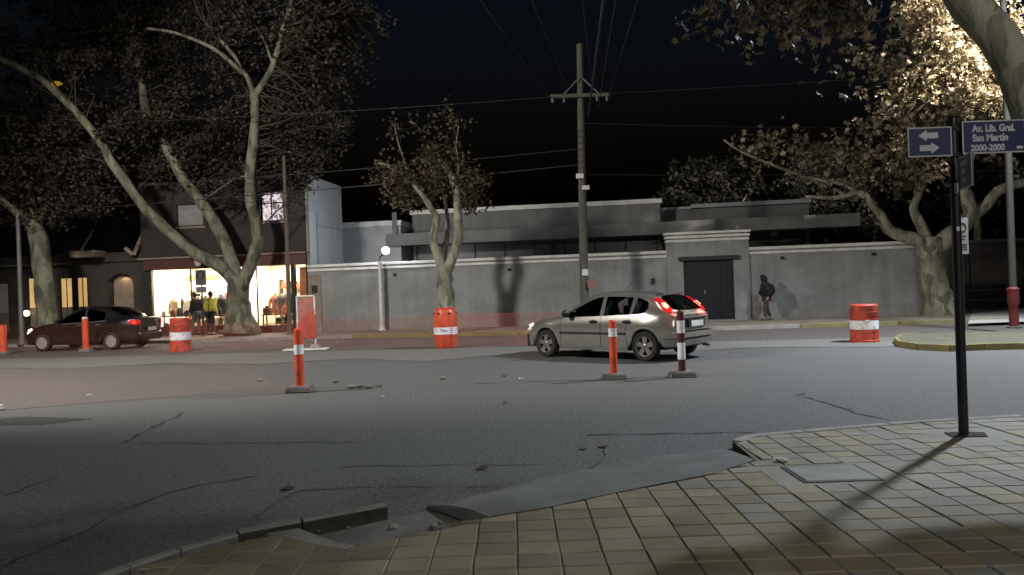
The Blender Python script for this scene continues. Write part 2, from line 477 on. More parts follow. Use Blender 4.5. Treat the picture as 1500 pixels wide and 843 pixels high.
    def build(self, name, mat, parent=None, smooth=False, bevel=0.0, loc=None, rz=0.0):
        me = bpy.data.meshes.new(name)
        me.from_pydata(self.v, [], self.f)
        bm = bmesh.new()
        bm.from_mesh(me)
        bmesh.ops.recalc_face_normals(bm, faces=bm.faces)
        if bevel:
            bmesh.ops.bevel(bm, geom=[e for e in bm.edges if e.is_manifold and e.calc_face_angle(0) > 0.6], offset=bevel, segments=2, affect='EDGES', profile=0.5)
        bm.to_mesh(me)
        bm.free()
        if smooth:
            for p in me.polygons:
                p.use_smooth = True
            if smooth != 'all':
                try:
                    me.set_sharp_from_angle(angle=R(40))
                except Exception:
                    pass
        me.materials.append(mat)
        o = bpy.data.objects.new(name, me)
        COL.objects.link(o)
        if parent:
            o.parent = parent
        if loc is not None:
            o.location = loc
        o.rotation_euler.z = rz
        return o

def tag(o, label=None, cat=None, group=None, kind=None):
    if label: o['label'] = label
    if cat: o['category'] = cat
    if group: o['group'] = group
    if kind: o['kind'] = kind
    return o
def thing(name, label, cat, loc=(0, 0, 0), rz=0.0, group=None):
    o = bpy.data.objects.new(name, None)
    o.empty_display_size = 0.2
    COL.objects.link(o)
    o.location = loc
    o.rotation_euler.z = rz
    return tag(o, label, cat, group)
def struct(o):
    return tag(o, kind='structure')
def dup(root, loc, rz=None):
    def cp(o, par):
        c = o.copy()
        COL.objects.link(c)
        c.parent = par
        for ch in list(o.children):
            cp(ch, c)
        return c
    r = cp(root, None)
    r.location = loc
    if rz is not None:
        r.rotation_euler.z = rz
    return r
def mesh_of(o):
    """bake modifiers of a linked object into a plain mesh"""
    dg = bpy.context.evaluated_depsgraph_get()
    me = bpy.data.meshes.new_from_object(o.evaluated_get(dg))
    o.modifiers.clear()
    o.data = me
    return o
def text(s, size, parent, mat, loc, rot, name='lettering', align='LEFT', bold=0.0, sx=1.0):
    c = bpy.data.curves.new(name, 'FONT')
    c.body = s
    c.size = size
    c.align_x = align
    c.extrude = 0.001
    c.offset = bold
    o = bpy.data.objects.new(name, c)
    COL.objects.link(o)
    dg = bpy.context.evaluated_depsgraph_get()
    me = bpy.data.meshes.new_from_object(o.evaluated_get(dg))
    bpy.data.objects.remove(o)
    me.materials.clear()
    me.materials.append(mat)
    o = bpy.data.objects.new(name, me)
    COL.objects.link(o)
    o.parent = parent
    o.location = loc
    o.rotation_euler = rot
    o.scale = (sx, 1, 1)
    return o

# ------------------------------------------------------------------ ground, road, pavements
road = struct(MB().poly([(-300, -120, 0), (300, -120, 0), (300, 500, 0), (-300, 500, 0)]).build('road', M_ASPH))
def fp(lst, z):
    return [far(s, t, z) for s, t in lst]
# far carriageway, brownish and dusty
struct(MB().poly(fp([(-60, -8.9), (90, -8.9), (90, -2.5), (-60, -2.5)], 0.004)).build('far_carriageway', M_ASPH2))
edge = []
g2 = random.Random(3)
for i in range(61):
    s = -30 + i
    base = -12.0 if s < 9 else -11.2
    edge.append((s, base + 0.35 * math.sin(s * 1.3) + g2.uniform(-.25, .25)))
struct(MB().poly(fp([(30, -8.9), (-30, -8.9)] + edge, 0.008)).build('dusty_strip', M_DUST))
bpts = [ground(u, v) for u, v in ((-200, 618), (0, 602), (140, 590), (300, 579), (430, 572))]
bk = [far(3.2, -12.0), far(-10, -12.0), far(-14, -12.0)]
struct(MB().poly([(p.x, p.y, 0.004) for p in bpts + bk]).build('worn_patch', asphalt_material('asphalt_worn', (0.245, 0.22, 0.203), (0.118, 0.105, 0.098), .85)))
# kerb line of the far pavement
def kerb_t(s):
    return -3.3 if s < 3 else -3.3 - 1.0 * (s - 3) / 11 if s < 14 else -4.3 + 0.5 * min((s - 14) / 10, 1)
ks = [-45 + 3 * i for i in range(28)]
kerb_line = [(s, kerb_t(s)) for s in ks]
m = MB()
pts = [far(s, t) for s, t in kerb_line] + [far(ks[-1], 14), far(ks[0], 14)]
m.prism([(p.x, p.y) for p in pts], -0.05, 0.10)
fpave = struct(m.build('far_pavement', M_FARPAVE))
for i in range(len(ks) - 1):
    a, b = far(*kerb_line[i]), far(*kerb_line[i + 1])
    d = (b - a)
    L = d.length
    yellow = 1.0 < ks[i] < 13 or ks[i] > 17
    c = (a + b) / 2
    MB().box((c.x, c.y, 0.05), (L - 0.02, 0.16, 0.14), math.atan2(d.y, d.x)).build('kerb_stone', M_YKERB if yellow else M_CONC, fpave, bevel=0.015)
# pale concrete forecourt at the corner beyond the wall
wf = [ground(1418, 474, .1), ground(1640, 466, .1), ground(1640, 449, .1), ground(1425, 455, .1)]
M_PALE = material('pale_concrete', (0.42, 0.40, 0.38), 0.85, col2=(0.34, 0.33, 0.31), scale=1.0)
struct(MB().prism([(p.x, p.y) for p in wf], 0.09, 0.106).build('pale_forecourt', M_PALE))

# near pavement: its road edge as a function of x
EDGE = [(-2.6, 3.2), (-2.15, 4.23), (-1.99, 4.48), (-1.76, 4.72), (-1.43, 4.86), (-1.04, 4.55), (-.53, 4.81), (-.21, 5.05), (.18, 5.21), (.69, 5.52), (1.09, 5.74), (1.5, 5.95), (2.0, 6.38), (2.04, 7.16), (2.25, 7.30), (2.82, 7.44), (3.76, 7.66), (5.26, 7.86), (9, 8.2), (16, 8.4)]
def edge_y(x):
    for (x0, y0), (x1, y1) in zip(EDGE, EDGE[1:]):
        if x0 <= x <= x1:
            return y0 + (y1 - y0) * (x - x0) / (x1 - x0)
    return -9
PZ = 0.08
pav = struct(MB().prism(EDGE + [(16, -6), (-2.6, -6)], -0.02, PZ - 0.009).build('near_pavement', M_MORTAR))
TW, TH, GAP = 0.243, 0.206, 0.007
HATCH = (2.12, 2.70, 5.62, 6.10)       # utility cover
PIT = (3.99, 4.35, 6.96, 7.20)         # bare soil round the sign post
cand = []
tr = random.Random(11)
for i in range(-12, 60):
    for j in range(0, 42):
        x0, y0 = i * TW - 0.02, 0.2 + j * TH
        x1, y1 = x0 + TW - GAP, y0 + TH - GAP
        if x0 < 2.045 < x1 and y0 > 6.3: x0 = 2.05
        ya, yb = min(y1, edge_y(x0) - .012), min(y1, edge_y(x1) - .012)
        if ya < y0 + .02 and yb < y0 + .02:
            continue
        ya, yb = max(ya, y0 + .004), max(yb, y0 + .004)
        if any(x1 > r[0] - .01 and x0 < r[1] + .01 and y1 > r[2] - .01 and y0 < r[3] + .01 for r in (HATCH, PIT)):
            continue
        cx, cy = (x0 + x1) / 2, (y0 + y1) / 2
        inview = cy > 3.5 and abs(cx) < cy * .69
        cand.append((0 if inview else 1, math.hypot(cx, cy), x0, x1, y0, ya, yb))
cand.sort()
full_mesh = {}
rest = MB()
def tile_pts(mb, x0, x1, y0, ya, yb, z0, tilt, b=0.006):
    i = len(mb.v)
    mb.v += [(x0, y0, z0 - .02), (x1, y0, z0 - .02), (x1, yb, z0 - .02), (x0, ya, z0 - .02)]
    mb.v += [(x0, y0, z0 - b), (x1, y0, z0 - b), (x1, yb, z0 - b), (x0, ya, z0 - b)]
    bb = min(b, (max(ya, yb) - y0) * .3)
    mb.v += [(x0 + bb, y0 + bb, z0 + tilt), (x1 - bb, y0 + bb, z0 - tilt), (x1 - bb, yb - bb, z0 - tilt), (x0 + bb, ya - bb, z0 + tilt)]
    for o in (0, 4):
        for k in range(4):
            mb.f.append((i + o + k, i + o + (k + 1) % 4, i + o + 4 + (k + 1) % 4, i + o + 4 + k))
    mb.f.append((i + 8, i + 9, i + 10, i + 11))
for n_, (_, dist, x0, x1, y0, ya, yb) in enumerate(cand):
    zj = PZ + tr.uniform(-.003, .003)
    tl = tr.uniform(-.0015, .0015)
    jx, jy = tr.uniform(-.002, .002), tr.uniform(-.002, .002)
    x0 += jx; x1 += jx; y0 += jy; ya += jy; yb += jy
    if n_ < 300:
        g = MB()
        tile_pts(g, x0, x1, y0, ya, yb, zj, tl)
        warm = (1.9 - (x0 + x1) / 2 + tr.uniform(-.7, .7)) > 0
        g.build('paving_tile', tr.choice((M_TILE, M_TILE, M_TILE3, M_TILE4)) if warm else tr.choice((M_TILE2, M_TILE2, M_TILE4)), pav)
    else:
        tile_pts(rest, x0, x1, y0, ya, yb, zj, tl)
tag(rest.build('paving_tiles', M_TILE2, pav), kind='stuff')
# hatch cover, soil pit
for r_ in (HATCH, PIT):
    i0, i1 = math.floor((r_[0] + .01) / TW - .01), math.ceil((r_[1] + .03) / TW)
    j0, j1 = math.floor((r_[2] - .21) / TH), math.ceil((r_[3] - .19) / TH)
    MB().prism([(i0 * TW - .02, .2 + j0 * TH), (i1 * TW - .028, .2 + j0 * TH), (i1 * TW - .028, .192 + j1 * TH), (i0 * TW - .02, .192 + j1 * TH)], .03, PZ - .005).build('cement_infill', M_TILE2, pav)
hc = thing('utility_cover', 'flat grey concrete cover set in a dark slot among the paving tiles', 'cover', (2.41, 5.86, PZ))
MB().b2(-.27, .27, -.22, .22, -.03, .006).build('cover_slab', material('cover_grey', (.22, .23, .215), .7, col2=(.15, .157, .148), scale=4, bump=.2), hc, bevel=.008)
MB().b2(-.30, -.272, -.25, .25, -.03, .001).b2(.272, .30, -.25, .25, -.03, .001).b2(-.272, .272, .222, .25, -.03, .001).b2(-.272, .272, -.25, -.222, -.03, .001).build('cover_frame', M_IRON, hc)
M_SOIL = material('soil', (0.03, 0.026, 0.02), 0.95, bump=.8, bscale=30)
struct(MB().prism([(PIT[0] + .02, PIT[2] + .03), (PIT[1] - .03, PIT[2]), (PIT[1] + .05, PIT[3] - .06), (PIT[1] - .1, PIT[3]), (PIT[0] + .06, PIT[3] - .01)], .03, PZ + .004).build('soil_patch', M_SOIL))
# kerb stones along the right hand edge and at the left
kl = [(2.06, 7.12), (2.27, 7.36), (2.84, 7.50), (3.78, 7.72), (5.28, 7.92), (7.0, 8.08), (9.0, 8.26)]
for a, b in zip(kl, kl[1:]):
    n_ = max(1, round(math.dist(a, b) / .9))
    for q in range(n_):
        p0 = [a[k] + (b[k] - a[k]) * q / n_ for k in (0, 1)]
        p1 = [a[k] + (b[k] - a[k]) * (q + 1) / n_ for k in (0, 1)]
        MB().box(((p0[0] + p1[0]) / 2, (p0[1] + p1[1]) / 2, .035), (math.dist(p0, p1) - .008, .11, .105 + tr.uniform(-.006, .008)), math.atan2(p1[1] - p0[1], p1[0] - p0[0])).build('kerb_stone', M_CONC, pav, bevel=.012)
kl = [(-2.62, 3.5), (-2.24, 4.3), (-2.06, 4.56), (-1.80, 4.82), (-1.45, 5.02), (-.93, 5.32)]
for k, (a, b) in enumerate(zip(kl, kl[1:])):
    tall = .10 if k < 3 else .115
    MB().box(((a[0] + b[0]) / 2, (a[1] + b[1]) / 2, tall / 2 - .015), (math.dist(a, b) - .01, .06, tall), math.atan2(b[1] - a[1], b[0] - a[0])).build('kerb_stone', M_KERB_SHADE if k > 2 else M_CONCD, pav, bevel=.006)  # faces beside the gutter coloured dark to stand for their shade
    MB().box(((a[0] + b[0]) / 2, (a[1] + b[1]) / 2, tall - .007), (math.dist(a, b) - .014, .064, .018), math.atan2(b[1] - a[1], b[0] - a[0])).build('kerb_lit_top', M_CONC, pav, bevel=.004)  # pale cap stands for the lamplit top edge
# concrete ramp down to the road, with a rounded broken end
top = [(x, edge_y(x) - .02) for x in (-.21, .0, .18, .45, .69, .9, 1.09, 1.3, 1.5, 1.75, 1.98)]
low = [(-.62, 5.52), (-.35, 5.85), (-.05, 6.10), (.25, 6.36), (.50, 6.52), (.70, 6.66), (.95, 6.80), (1.2, 6.92), (1.45, 7.03), (1.75, 7.13), (2.02, 7.18)]
m = MB()
mid = [((a[0] + b[0]) / 2, (a[1] + b[1]) / 2) for a, b in zip(top, low)]
for k in range(len(top)):
    m.v += [(*top[k], PZ + .006), (*mid[k], .040), (*low[k], .003), (*low[k], -.03), (*top[k], -.03)]
for k in range(len(top) - 1):
    for q in range(4):
        m.f.append((5 * k + q, 5 * k + q + 1, 5 * k + q + 6, 5 * k + q + 5))
m.f.append((0, 1, 2, 3, 4))
struct(m.build('kerb_ramp', M_RAMP, smooth=True))
MB().tube([(-.16, 5.02, .02), (-.33, 5.18, .035), (-.5, 5.38, .03), (-.66, 5.55, .005)], [.06, .065, .05, .03], 10, True, .12, tr).build('broken_ramp_edge', M_RAMP, bpy.data.objects['kerb_ramp'], smooth=True)
struct(MB().prism([(-1.46, 4.90), (-1.04, 4.56), (-.53, 4.82), (-.25, 5.04), (-.66, 5.48), (-.92, 5.30)], -.02, .012).build('gutter_bed', M_CONCD))
MB().prism([(-1.62, 4.84), (-1.44, 4.92), (-1.10, 4.60), (-1.0, 4.56), (-1.06, 4.50), (-1.22, 4.58)], .0, .088).build('gutter_lip', M_CONC, bpy.data.objects['gutter_bed'], bevel=.006)

rb = random.Random(77)
for k in range(7):
    x, y = rb.uniform(-1.5, -.3), 0
    y = 4.9 + (x + 1.2) * .42 + rb.uniform(-.16, .24)
    q = rb.uniform(.010, .028)
    m = MB().ball((0, 0, q * .5), (q * rb.uniform(.8, 1.6), q, q * .7), 6, 4)
    m.v = [(a * rb.uniform(.75, 1.25), b * rb.uniform(.75, 1.25), c) for a, b, c in m.v]
    tag(m.build('rubble_chip', M_CONC if k % 3 else M_CONCD, loc=(x, y, .012)), 'small chip of broken concrete lying in the open gutter', 'rubble', 'concrete chips in the gutter')
# cracks and seams in the asphalt
def crack(pix, w, z=0.006, jit=.035):
    pts = [ground(u, v) for u, v in pix]
    out = []
    cr = random.Random(int(pix[0][0] * 7 + pix[0][1]))
    for a, b in zip(pts, pts[1:]):
        n = max(2, int((b - a).length / .15))
        for k in range(n):
            p = a.lerp(b, k / n)
            out.append((p.x + cr.uniform(-jit, jit), p.y + cr.uniform(-jit, jit)))
    out.append((pts[-1].x, pts[-1].y))
    MB().strip(out, [w * cr.uniform(.1, 1.0) for _ in out], z).build('crack', M_CRACK, road)
crack([(1100, 634), (980, 636), (860, 638)], .05)
crack([(1165, 579), (1215, 592), (1262, 608), (1315, 618)], .07)
crack([(272, 604), (235, 622), (180, 649)], .07)
crack([(0, 832), (40, 815), (119, 781), (190, 745), (244, 723), (300, 708), (377, 698)], .035)
crack([(341, 788), (385, 755), (431, 720), (500, 716), (600, 715), (715, 713)], .03)
crack([(7, 727), (50, 712), (86, 698)], .045)
crack([(500, 684), (640, 682), (830, 682)], .03)
crack([(172, 651), (330, 650), (520, 648)], .03)
crack([(700, 563), (790, 559), (880, 557), (985, 552)], .07, jit=.03)
crack([(300, 575), (420, 570), (560, 566)], .06, jit=.03)
crack([(860, 690), (885, 668), (890, 655)], .03)
# dark patch on the road
struct(MB().poly([(*ground(u, v).xy, .005) for u, v in ((-60, 618), (40, 611), (135, 614), (60, 623), (-40, 624))]).build('dark_patch', M_CRACK))

# ------------------------------------------------------------------ garden wall with gate
FZ = 0.10
wall = thing('garden_wall', 'long grey rendered garden wall with double white coping and a raised gate portal', 'wall', far(0, 0, FZ), ANG)
def wall_run(x0, x1, h, name='wall_panel'):
    MB().b2(x0, x1, 0, .25, -.1, h).build(name, M_WALL, wall)
    MB().b2(x0, x1, -.05, .30, h, h + .10).build('coping', M_WHITE, wall, bevel=.012)
    MB().b2(x0, x1, -.015, .265, h + .10, h + .16).build('coping_neck', M_WALLL, wall)
    MB().b2(x0, x1, -.07, .32, h + .16, h + .27).build('coping', M_WHITE, wall, bevel=.012)
wall_run(0.0, 14.2, 2.42)
wall_run(17.2, 23.5, 2.42)
for x0, x1 in ((14.2, 14.8), (16.64, 17.2)):
    MB().b2(x0, x1, -.08, .33, -.1, 2.30).build('portal_pier', M_WALL, wall)
MB().b2(14.2, 17.2, -.08, .33, 2.30, 2.98).build('portal_head', M_WALL, wall)
for q, z in enumerate((2.98, 3.12, 3.26)):
    MB().b2(14.2 - .03 - .025 * q, 17.2 + .03 + .025 * q, -.12 - .025 * q, .36 + .02 * q, z, z + .09).build('coping', M_WHITE, wall, bevel=.012)
    if q < 2:
        MB().b2(14.21, 17.19, -.085, .33, z + .09, z + .14).build('coping_neck', M_WALLL, wall)
gate = MB().b2(14.8, 16.64, .10, .14, 0.02, 2.30).build('gate', M_GATE, wall)
for k in range(8):
    MB().b2(14.82 + .2275 * k, 14.82 + .2275 * (k + 1) - .02, .085, .10, .06, 2.26).build('gate_plank', M_GATE, gate)
MB().b2(15.55, 15.60, .03, .085, 1.0, 1.14).build('gate_handle', M_STEEL, gate)
MB().b2(14.62, 16.84, -.20, -.08, 2.27, 2.42).build('lintel_beam', M_BLACK, wall, bevel=.01)
MB().b2(14.8, 16.64, -.30, .10, -.1, .03).build('gate_step', M_CONC, wall)
# pilaster with meter box at the left end
MB().b2(.02, .56, -.06, -.001, -.1, 2.28).build('pilaster', M_STONE, wall)
MB().b2(.17, .42, -.075, -.06, 1.55, 1.86).build('meter_box', M_IRON, wall)
for x, z in ((3.62, 2.18), (13.65, 1.62), (13.65, 1.5), (18.4, 2.25), (21.6, 2.26), (8.2, 2.2)):
    MB().box((x, -.04, z), (.13, .08, .09)).build('wall_vent', M_BLACK, wall)
# shallow plinth, paler
for x0, x1 in ((.57, 14.19), (17.21, 23.5)):
    MB().b2(x0, x1, -.012, 0, -.1, .46).build('plinth', M_WALLL, wall)

# ------------------------------------------------------------------ house behind the wall
house = thing('flat_roofed_house', 'low grey flat roofed house with pale parapets behind the garden wall', 'house', far(0, 0, FZ), ANG)
MB().b2(2.8, 14.4, 6.0, 15, -.1, 5.12).build('wall', M_HOUSE, house)
MB().b2(2.7, 14.5, 5.92, 15.1, 5.12, 5.32).build('parapet', M_WHITE, house)
MB().b2(14.42, 21.2, 7.2, 15, -.1, 4.88).build('wall', M_HOUSE, house)
MB().b2(14.52, 15.9, 7.1, 15.1, 4.88, 5.0).build('parapet', M_HOUSEW, house)
MB().b2(15.92, 21.3, 7.1, 15.1, 4.92, 5.10).build('parapet', M_HOUSEW, house)
MB().b2(-.4, 2.55, 4.8, 12, -.1, 4.55).build('wall', M_HOUSEW, house)
MB().b2(-.45, 2.6, 4.72, 12.1, 4.55, 4.78).build('parapet', M_WHITE, house)
MB().b2(1.9, 22.6, 4.6, 5.98, 3.62, 4.12).build('canopy_slab', M_HOUSEW, house)
MB().b2(1.9, 22.6, 4.55, 4.6, 3.60, 4.14).build('canopy_fascia', M_HOUSE, house)
MB().b2(3.0, 14.3, 5.93, 5.999, .1, 3.6).build('dark_glazing', M_GLAZE, house)
for k in range(9):
    MB().b2(3.0 + 1.4 * k - .03, 3.0 + 1.4 * k + .03, 5.88, 5.929, .1, 3.6).build('mullion', M_IRON, house)
MB().b2(15.2, 21.0, 7.12, 7.199, .1, 3.9).build('dark_glazing', M_GLAZE, house)
MB().b2(2.2, 2.42, 4.66, 4.719, 4.2, 5.15).build('chimney_pipe', M_HOUSE, house)
# ------------------------------------------------------------------ dark boundary beyond the wall
dk = thing('dark_boundary_wall', 'dark boundary wall with pale coping beyond the leaning plane tree', 'wall', far(24.2, 5.0, FZ), ANG)
MB().b2(0, 26, 0, .25, -.1, 2.7).build('wall_panel', M_DARKW, dk)
MB().b2(-.02, 26, -.05, .3, 2.7, 2.82).build('coping', M_CONCD, dk)
for k in range(12):
    MB().b2(.4 + 2.1 * k, .7 + 2.1 * k, -.06, -.001, -.1, 2.69).build('pier', M_DARKW, dk)
rl = thing('guard_rail', 'low dark guard rail with two pale horizontal bars beyond the pale forecourt', 'rail', far(24.0, 3.4, FZ), ANG)
for z in (.32, .72):
    MB().b2(0, 24, -.03, .03, z, z + .05).build('bar', M_CONCD, rl)
for k in range(13):
    MB().b2(.1 + 1.95 * k, .18 + 1.95 * k, .031, .09, -.01, .78).build('post', M_IRON, rl)
MB().b2(0, 24, .10, .14, .0, .9).build('backing_panel', M_DARKW, rl)

# ------------------------------------------------------------------ clothes shop, two storeys
shop = thing('clothes_shop', 'two storey dark brown shop with bright warm display windows and white side wall', 'building', far(0, .3, FZ), ANG)
SW = -7.4
def sb(x0, x1, y0, y1, z0, z1, name, mat, par=shop, **k):
    return MB().b2(x0, x1, y0, y1, z0, z1).build(name, mat, par, **k)
sb(SW, 0, 3.62, 3.8, -.1, 6.3, 'back_wall', M_DBRN)
side = sb(-.12, 0.02, 0, 3.8, -.1, 6.38, 'side_wall', M_SIDEW)
sb(.02, .07, .7, .78, 2.4, 4.9, 'drain_pipe', M_HOUSEW, side)
sb(.02, .05, .78, 3.7, 4.35, 4.40, 'cable', M_HOUSEW, side)
sb(.02, .06, -.02, 3.84, 2.2, 2.55, 'plaster_band', M_HOUSE, side)
sb(SW, SW + .12, 0, 3.62, -.1, 6.3, 'side_wall', M_DBRN)
sb(SW + .12, -.12, .0, 3.62, 3.02, 3.18, 'upper_floor', M_SHOPW)
sb(SW, -.0, .0, 3.8, 6.2, 6.3, 'roof', M_DARKW)
sb(SW, -.12, -.02, .10, 6.3, 6.42, 'roof_edge', M_HOUSE)
# front wall upper storey with two window openings
wins = [(-5.75, -4.55, 4.5, 5.45), (-2.15, -1.05, 4.55, 5.80)]
xs = [SW + .12, -5.75, -4.55, -2.15, -1.05, -.12]
for a, b in zip(xs, xs[1:]):
    w_ = [w for w in wins if abs(w[0] - a) < .01]
    if w_:
        sb(a, b, 0, .16, 3.18, w_[0][2], 'front_wall', M_DBRN); sb(a, b, 0, .16, w_[0][3], 6.2, 'front_wall', M_DBRN)
    else:
        sb(a, b, 0, .16, 3.18, 6.2, 'front_wall', M_DBRN)
for q, (a, b, c, d) in enumerate(wins):
    fr = MB().b2(a, a + .05, .03, .10, c, d).b2(b - .05, b, .03, .10, c, d).b2(a + .05, b - .05, .03, .10, c, c + .05).b2(a + .05, b - .05, .03, .10, d - .05, d).build('window_frame', M_BLACK, shop)
    sb(a - .08, b + .08, -.06, -.001, c - .08, c, 'window_sill', M_STONE)
    if q == 0:
        sb(a + .05, b - .05, .06, .07, c + .05, d - .05, 'window_blind', M_BLIND)
    else:
        sb((a + b) / 2 - .02, (a + b) / 2 + .02, .04, .09, c + .05, d - .05, 'glazing_bar', M_BLACK, fr)
        sb(a + .05, b - .05, .04, .09, 5.28, 5.33, 'glazing_bar', M_BLACK, fr)
        sb(a + .05, b - .05, .30, .31, c + .05, d - .05, 'lit_curtain', M_LITWIN)
sb(SW + .12, -.12, -.10, .16, 2.74, 3.18, 'fascia', M_SIGNB)
sb(SW - .05, 0, -.20, -.101, 3.19, 3.25, 'ledge', M_STONE)
# ground floor piers, plinths, shop glass
for a, b in ((SW + .12, -7.0), (-3.55, -3.25), (-.85, -.70), (-.2, -.12)):
    sb(a, b, 0, .2, -.1, 2.74, 'pier', M_DBRN)
sb(-7.0, -3.55, 0.0, .18, -.1, .36, 'plinth', M_SIGNB)
sb(-2.35, -.85, 0.0, .18, -.1, .30, 'plinth', M_SIGNB)
sb(-.70, -.2, 0.0, .18, -.1, .36, 'plinth', M_SIGNB)
for a, b, c in ((-7.0, -3.55, .36), (-2.35, -.85, .30), (-.70, -.2, .36)):
    sb(a + .01, b - .01, .08, .09, c, 2.74, 'shop_pane', M_PANE)
for x in (-5.28, -2.38):
    sb(x, x + .05, .06, .11, .30, 2.74, 'window_mullion', M_DBRN)
sb(SW + .12, -.12, .2, 3.62, -.1, .12, 'floor', M_WOODF)
sb(SW + .12, -.12, 3.55, 3.619, .12, 3.02, 'inner_wall', M_SHOPW)
sb(SW + .12, SW + .16, .2, 3.55, .12, 3.02, 'inner_wall', M_SHOPW)
sb(-3.5, -3.4, 1.2, 3.55, .12, 3.02, 'partition', M_SHOPW)
for x, w in ((-5.2, 2.6), (-2.0, 1.8)):
    for y in (1.0, 2.3):
        sb(x - w / 2, x + w / 2, y - .06, y + .06, 2.96, 3.0, 'ceiling_lamp', M_CEILL)
def area(name, par, loc, sx, sy, e, col, rot=(0, 0, 0)):
    l = bpy.data.lights.new(name, 'AREA')
    l.shape = 'RECTANGLE'; l.size = sx; l.size_y = sy; l.energy = e; l.color = col
    o = bpy.data.objects.new(name, l); COL.objects.link(o); o.parent = par; o.location = loc; o.rotation_euler = rot
    return o
area('shop_ceiling_light', shop, (-5.2, 1.6, 2.93), 3.0, 2.2, 950, (1.0, 0.90, 0.76))
area('shop_ceiling_light', shop, (-1.9, 1.6, 2.93), 2.6, 2.2, 560, (1.0, 0.85, 0.66))
# shop sconces above the windows
for x, z in ((-4.72, 2.98), (-2.33, 2.95)):
    sc = thing('wall_sconce', 'small round frosted lamp fixed to the red brown shop fascia', 'lamp', far(x, .3 - .101, z - .15 + FZ), ANG, 'round lamps on the shop fascia')
    MB().b2(-.05, .05, -.10, 0, .0, .06).build('bracket', M_BLACK, sc)
    MB().ball((0, -.16, .17), (.15, .12, .19), 14, 9).build('globe', material('frosted_globe', (.75, .6, .55), .5), sc, smooth='all')

# ---- goods in the shop
def fl(s, t, z=0):
    return far(s, .3 + t, FZ + z)
gd = random.Random(21)
cloths = [M_DCLOTH, M_GCLOTH, M_TCLOTH, M_WCLOTH, M_RCLOTH]
cname = {M_DCLOTH: 'black', M_GCLOTH: 'grey', M_TCLOTH: 'tan', M_WCLOTH: 'cream', M_RCLOTH: 'rust red'}
def shelf_unit(s, t, w, h, where, grp):
    u = thing('shelf_unit', f'wooden shelf unit stacked with folded clothes {where}', 'shelf', fl(s, t, .12), ANG)
    for x in (-w / 2, w / 2):
        MB().b2(x - .02, x + .02, -.2, .2, 0, h).build('side_panel', M_SHELF, u)
    nz = int(h / .42)
    for k in range(nz + 1):
        MB().b2(-w / 2 + .02, w / 2 - .02, -.2, .2, .02 + k * .42, .05 + k * .42).build('shelf', M_SHELF, u)
        if k == nz: break
        x = -w / 2 + .08
        while x < w / 2 - .25:
            ww, hh = gd.uniform(.2, .3), gd.uniform(.08, .3)
            mt = gd.choice(cloths)
            f = MB().b2(-ww / 2, ww / 2, -.16, .14, 0, hh).build('folded_clothes', mt, bevel=.02, loc=fl(s + x + ww / 2, t, .12 + .051 + k * .42), rz=ANG)
            tag(f, f'pile of {cname[mt]} folded clothes on the shelves {where}', 'clothes', grp)
            x += ww + gd.uniform(.03, .12)
shelf_unit(-5.9, 2.9, 1.9, 1.75, 'on the left of the shop', 'folded clothes on the left shop shelves')
shelf_unit(-1.9, 3.1, 1.6, 2.1, 'on the right of the shop', 'folded clothes on the right shop shelves')
def mannequin(s, t, mt, where, h=1.0, z=.12):
    u = thing('mannequin', f'headless shop mannequin wearing {cname[mt]} clothes {where}', 'mannequin', fl(s, t, z), ANG + gd.uniform(-.3, .3))
    MB().lathe([(.17, 0), (.17, .015), (.02, .03), (.015, .75 * h)], 12).build('stand', M_STEEL, u, smooth=True)
    g = MB()
    prof = [(.17, .62), (.185, .75), (.15, .95), (.17, 1.15), (.19, 1.28), (.13, 1.38), (.055, 1.43), (.05, 1.50)]
    g.lathe([(r, zz * h) for r, zz in prof], 14)
    g.v = [(x, y * .68, zz) for x, y, zz in g.v]
    b = g.build('torso', mt, u, smooth=True)
    for sx in (-1, 1):
        MB().tube([(sx * .19, 0, 1.27 * h), (sx * .25, -.02, 1.0 * h), (sx * .24, -.06, .76 * h)], [.06, .052, .04], 8).build('sleeve', mt, b, smooth=True)
for s, t, mt, wh in ((-6.55, .9, M_TCLOTH, 'beside the left shop pier'), (-6.1, 1.3, M_DCLOTH, 'behind the tan one in the shop window'), (-5.75, .75, M_WCLOTH, 'in the middle of the left shop window'), (-5.15, 1.0, M_DCLOTH, 'behind the window mullion'), (-4.35, .8, M_DCLOTH, 'near the stone tree trunk in the shop window'), (-1.75, .9, M_GCLOTH, 'in the right shop window'), (-1.25, 1.0, M_DCLOTH, 'by the right shop pier'), (-2.15, 1.3, M_RCLOTH, 'behind the door of the shop')):
    mannequin(s, t, mt, wh)
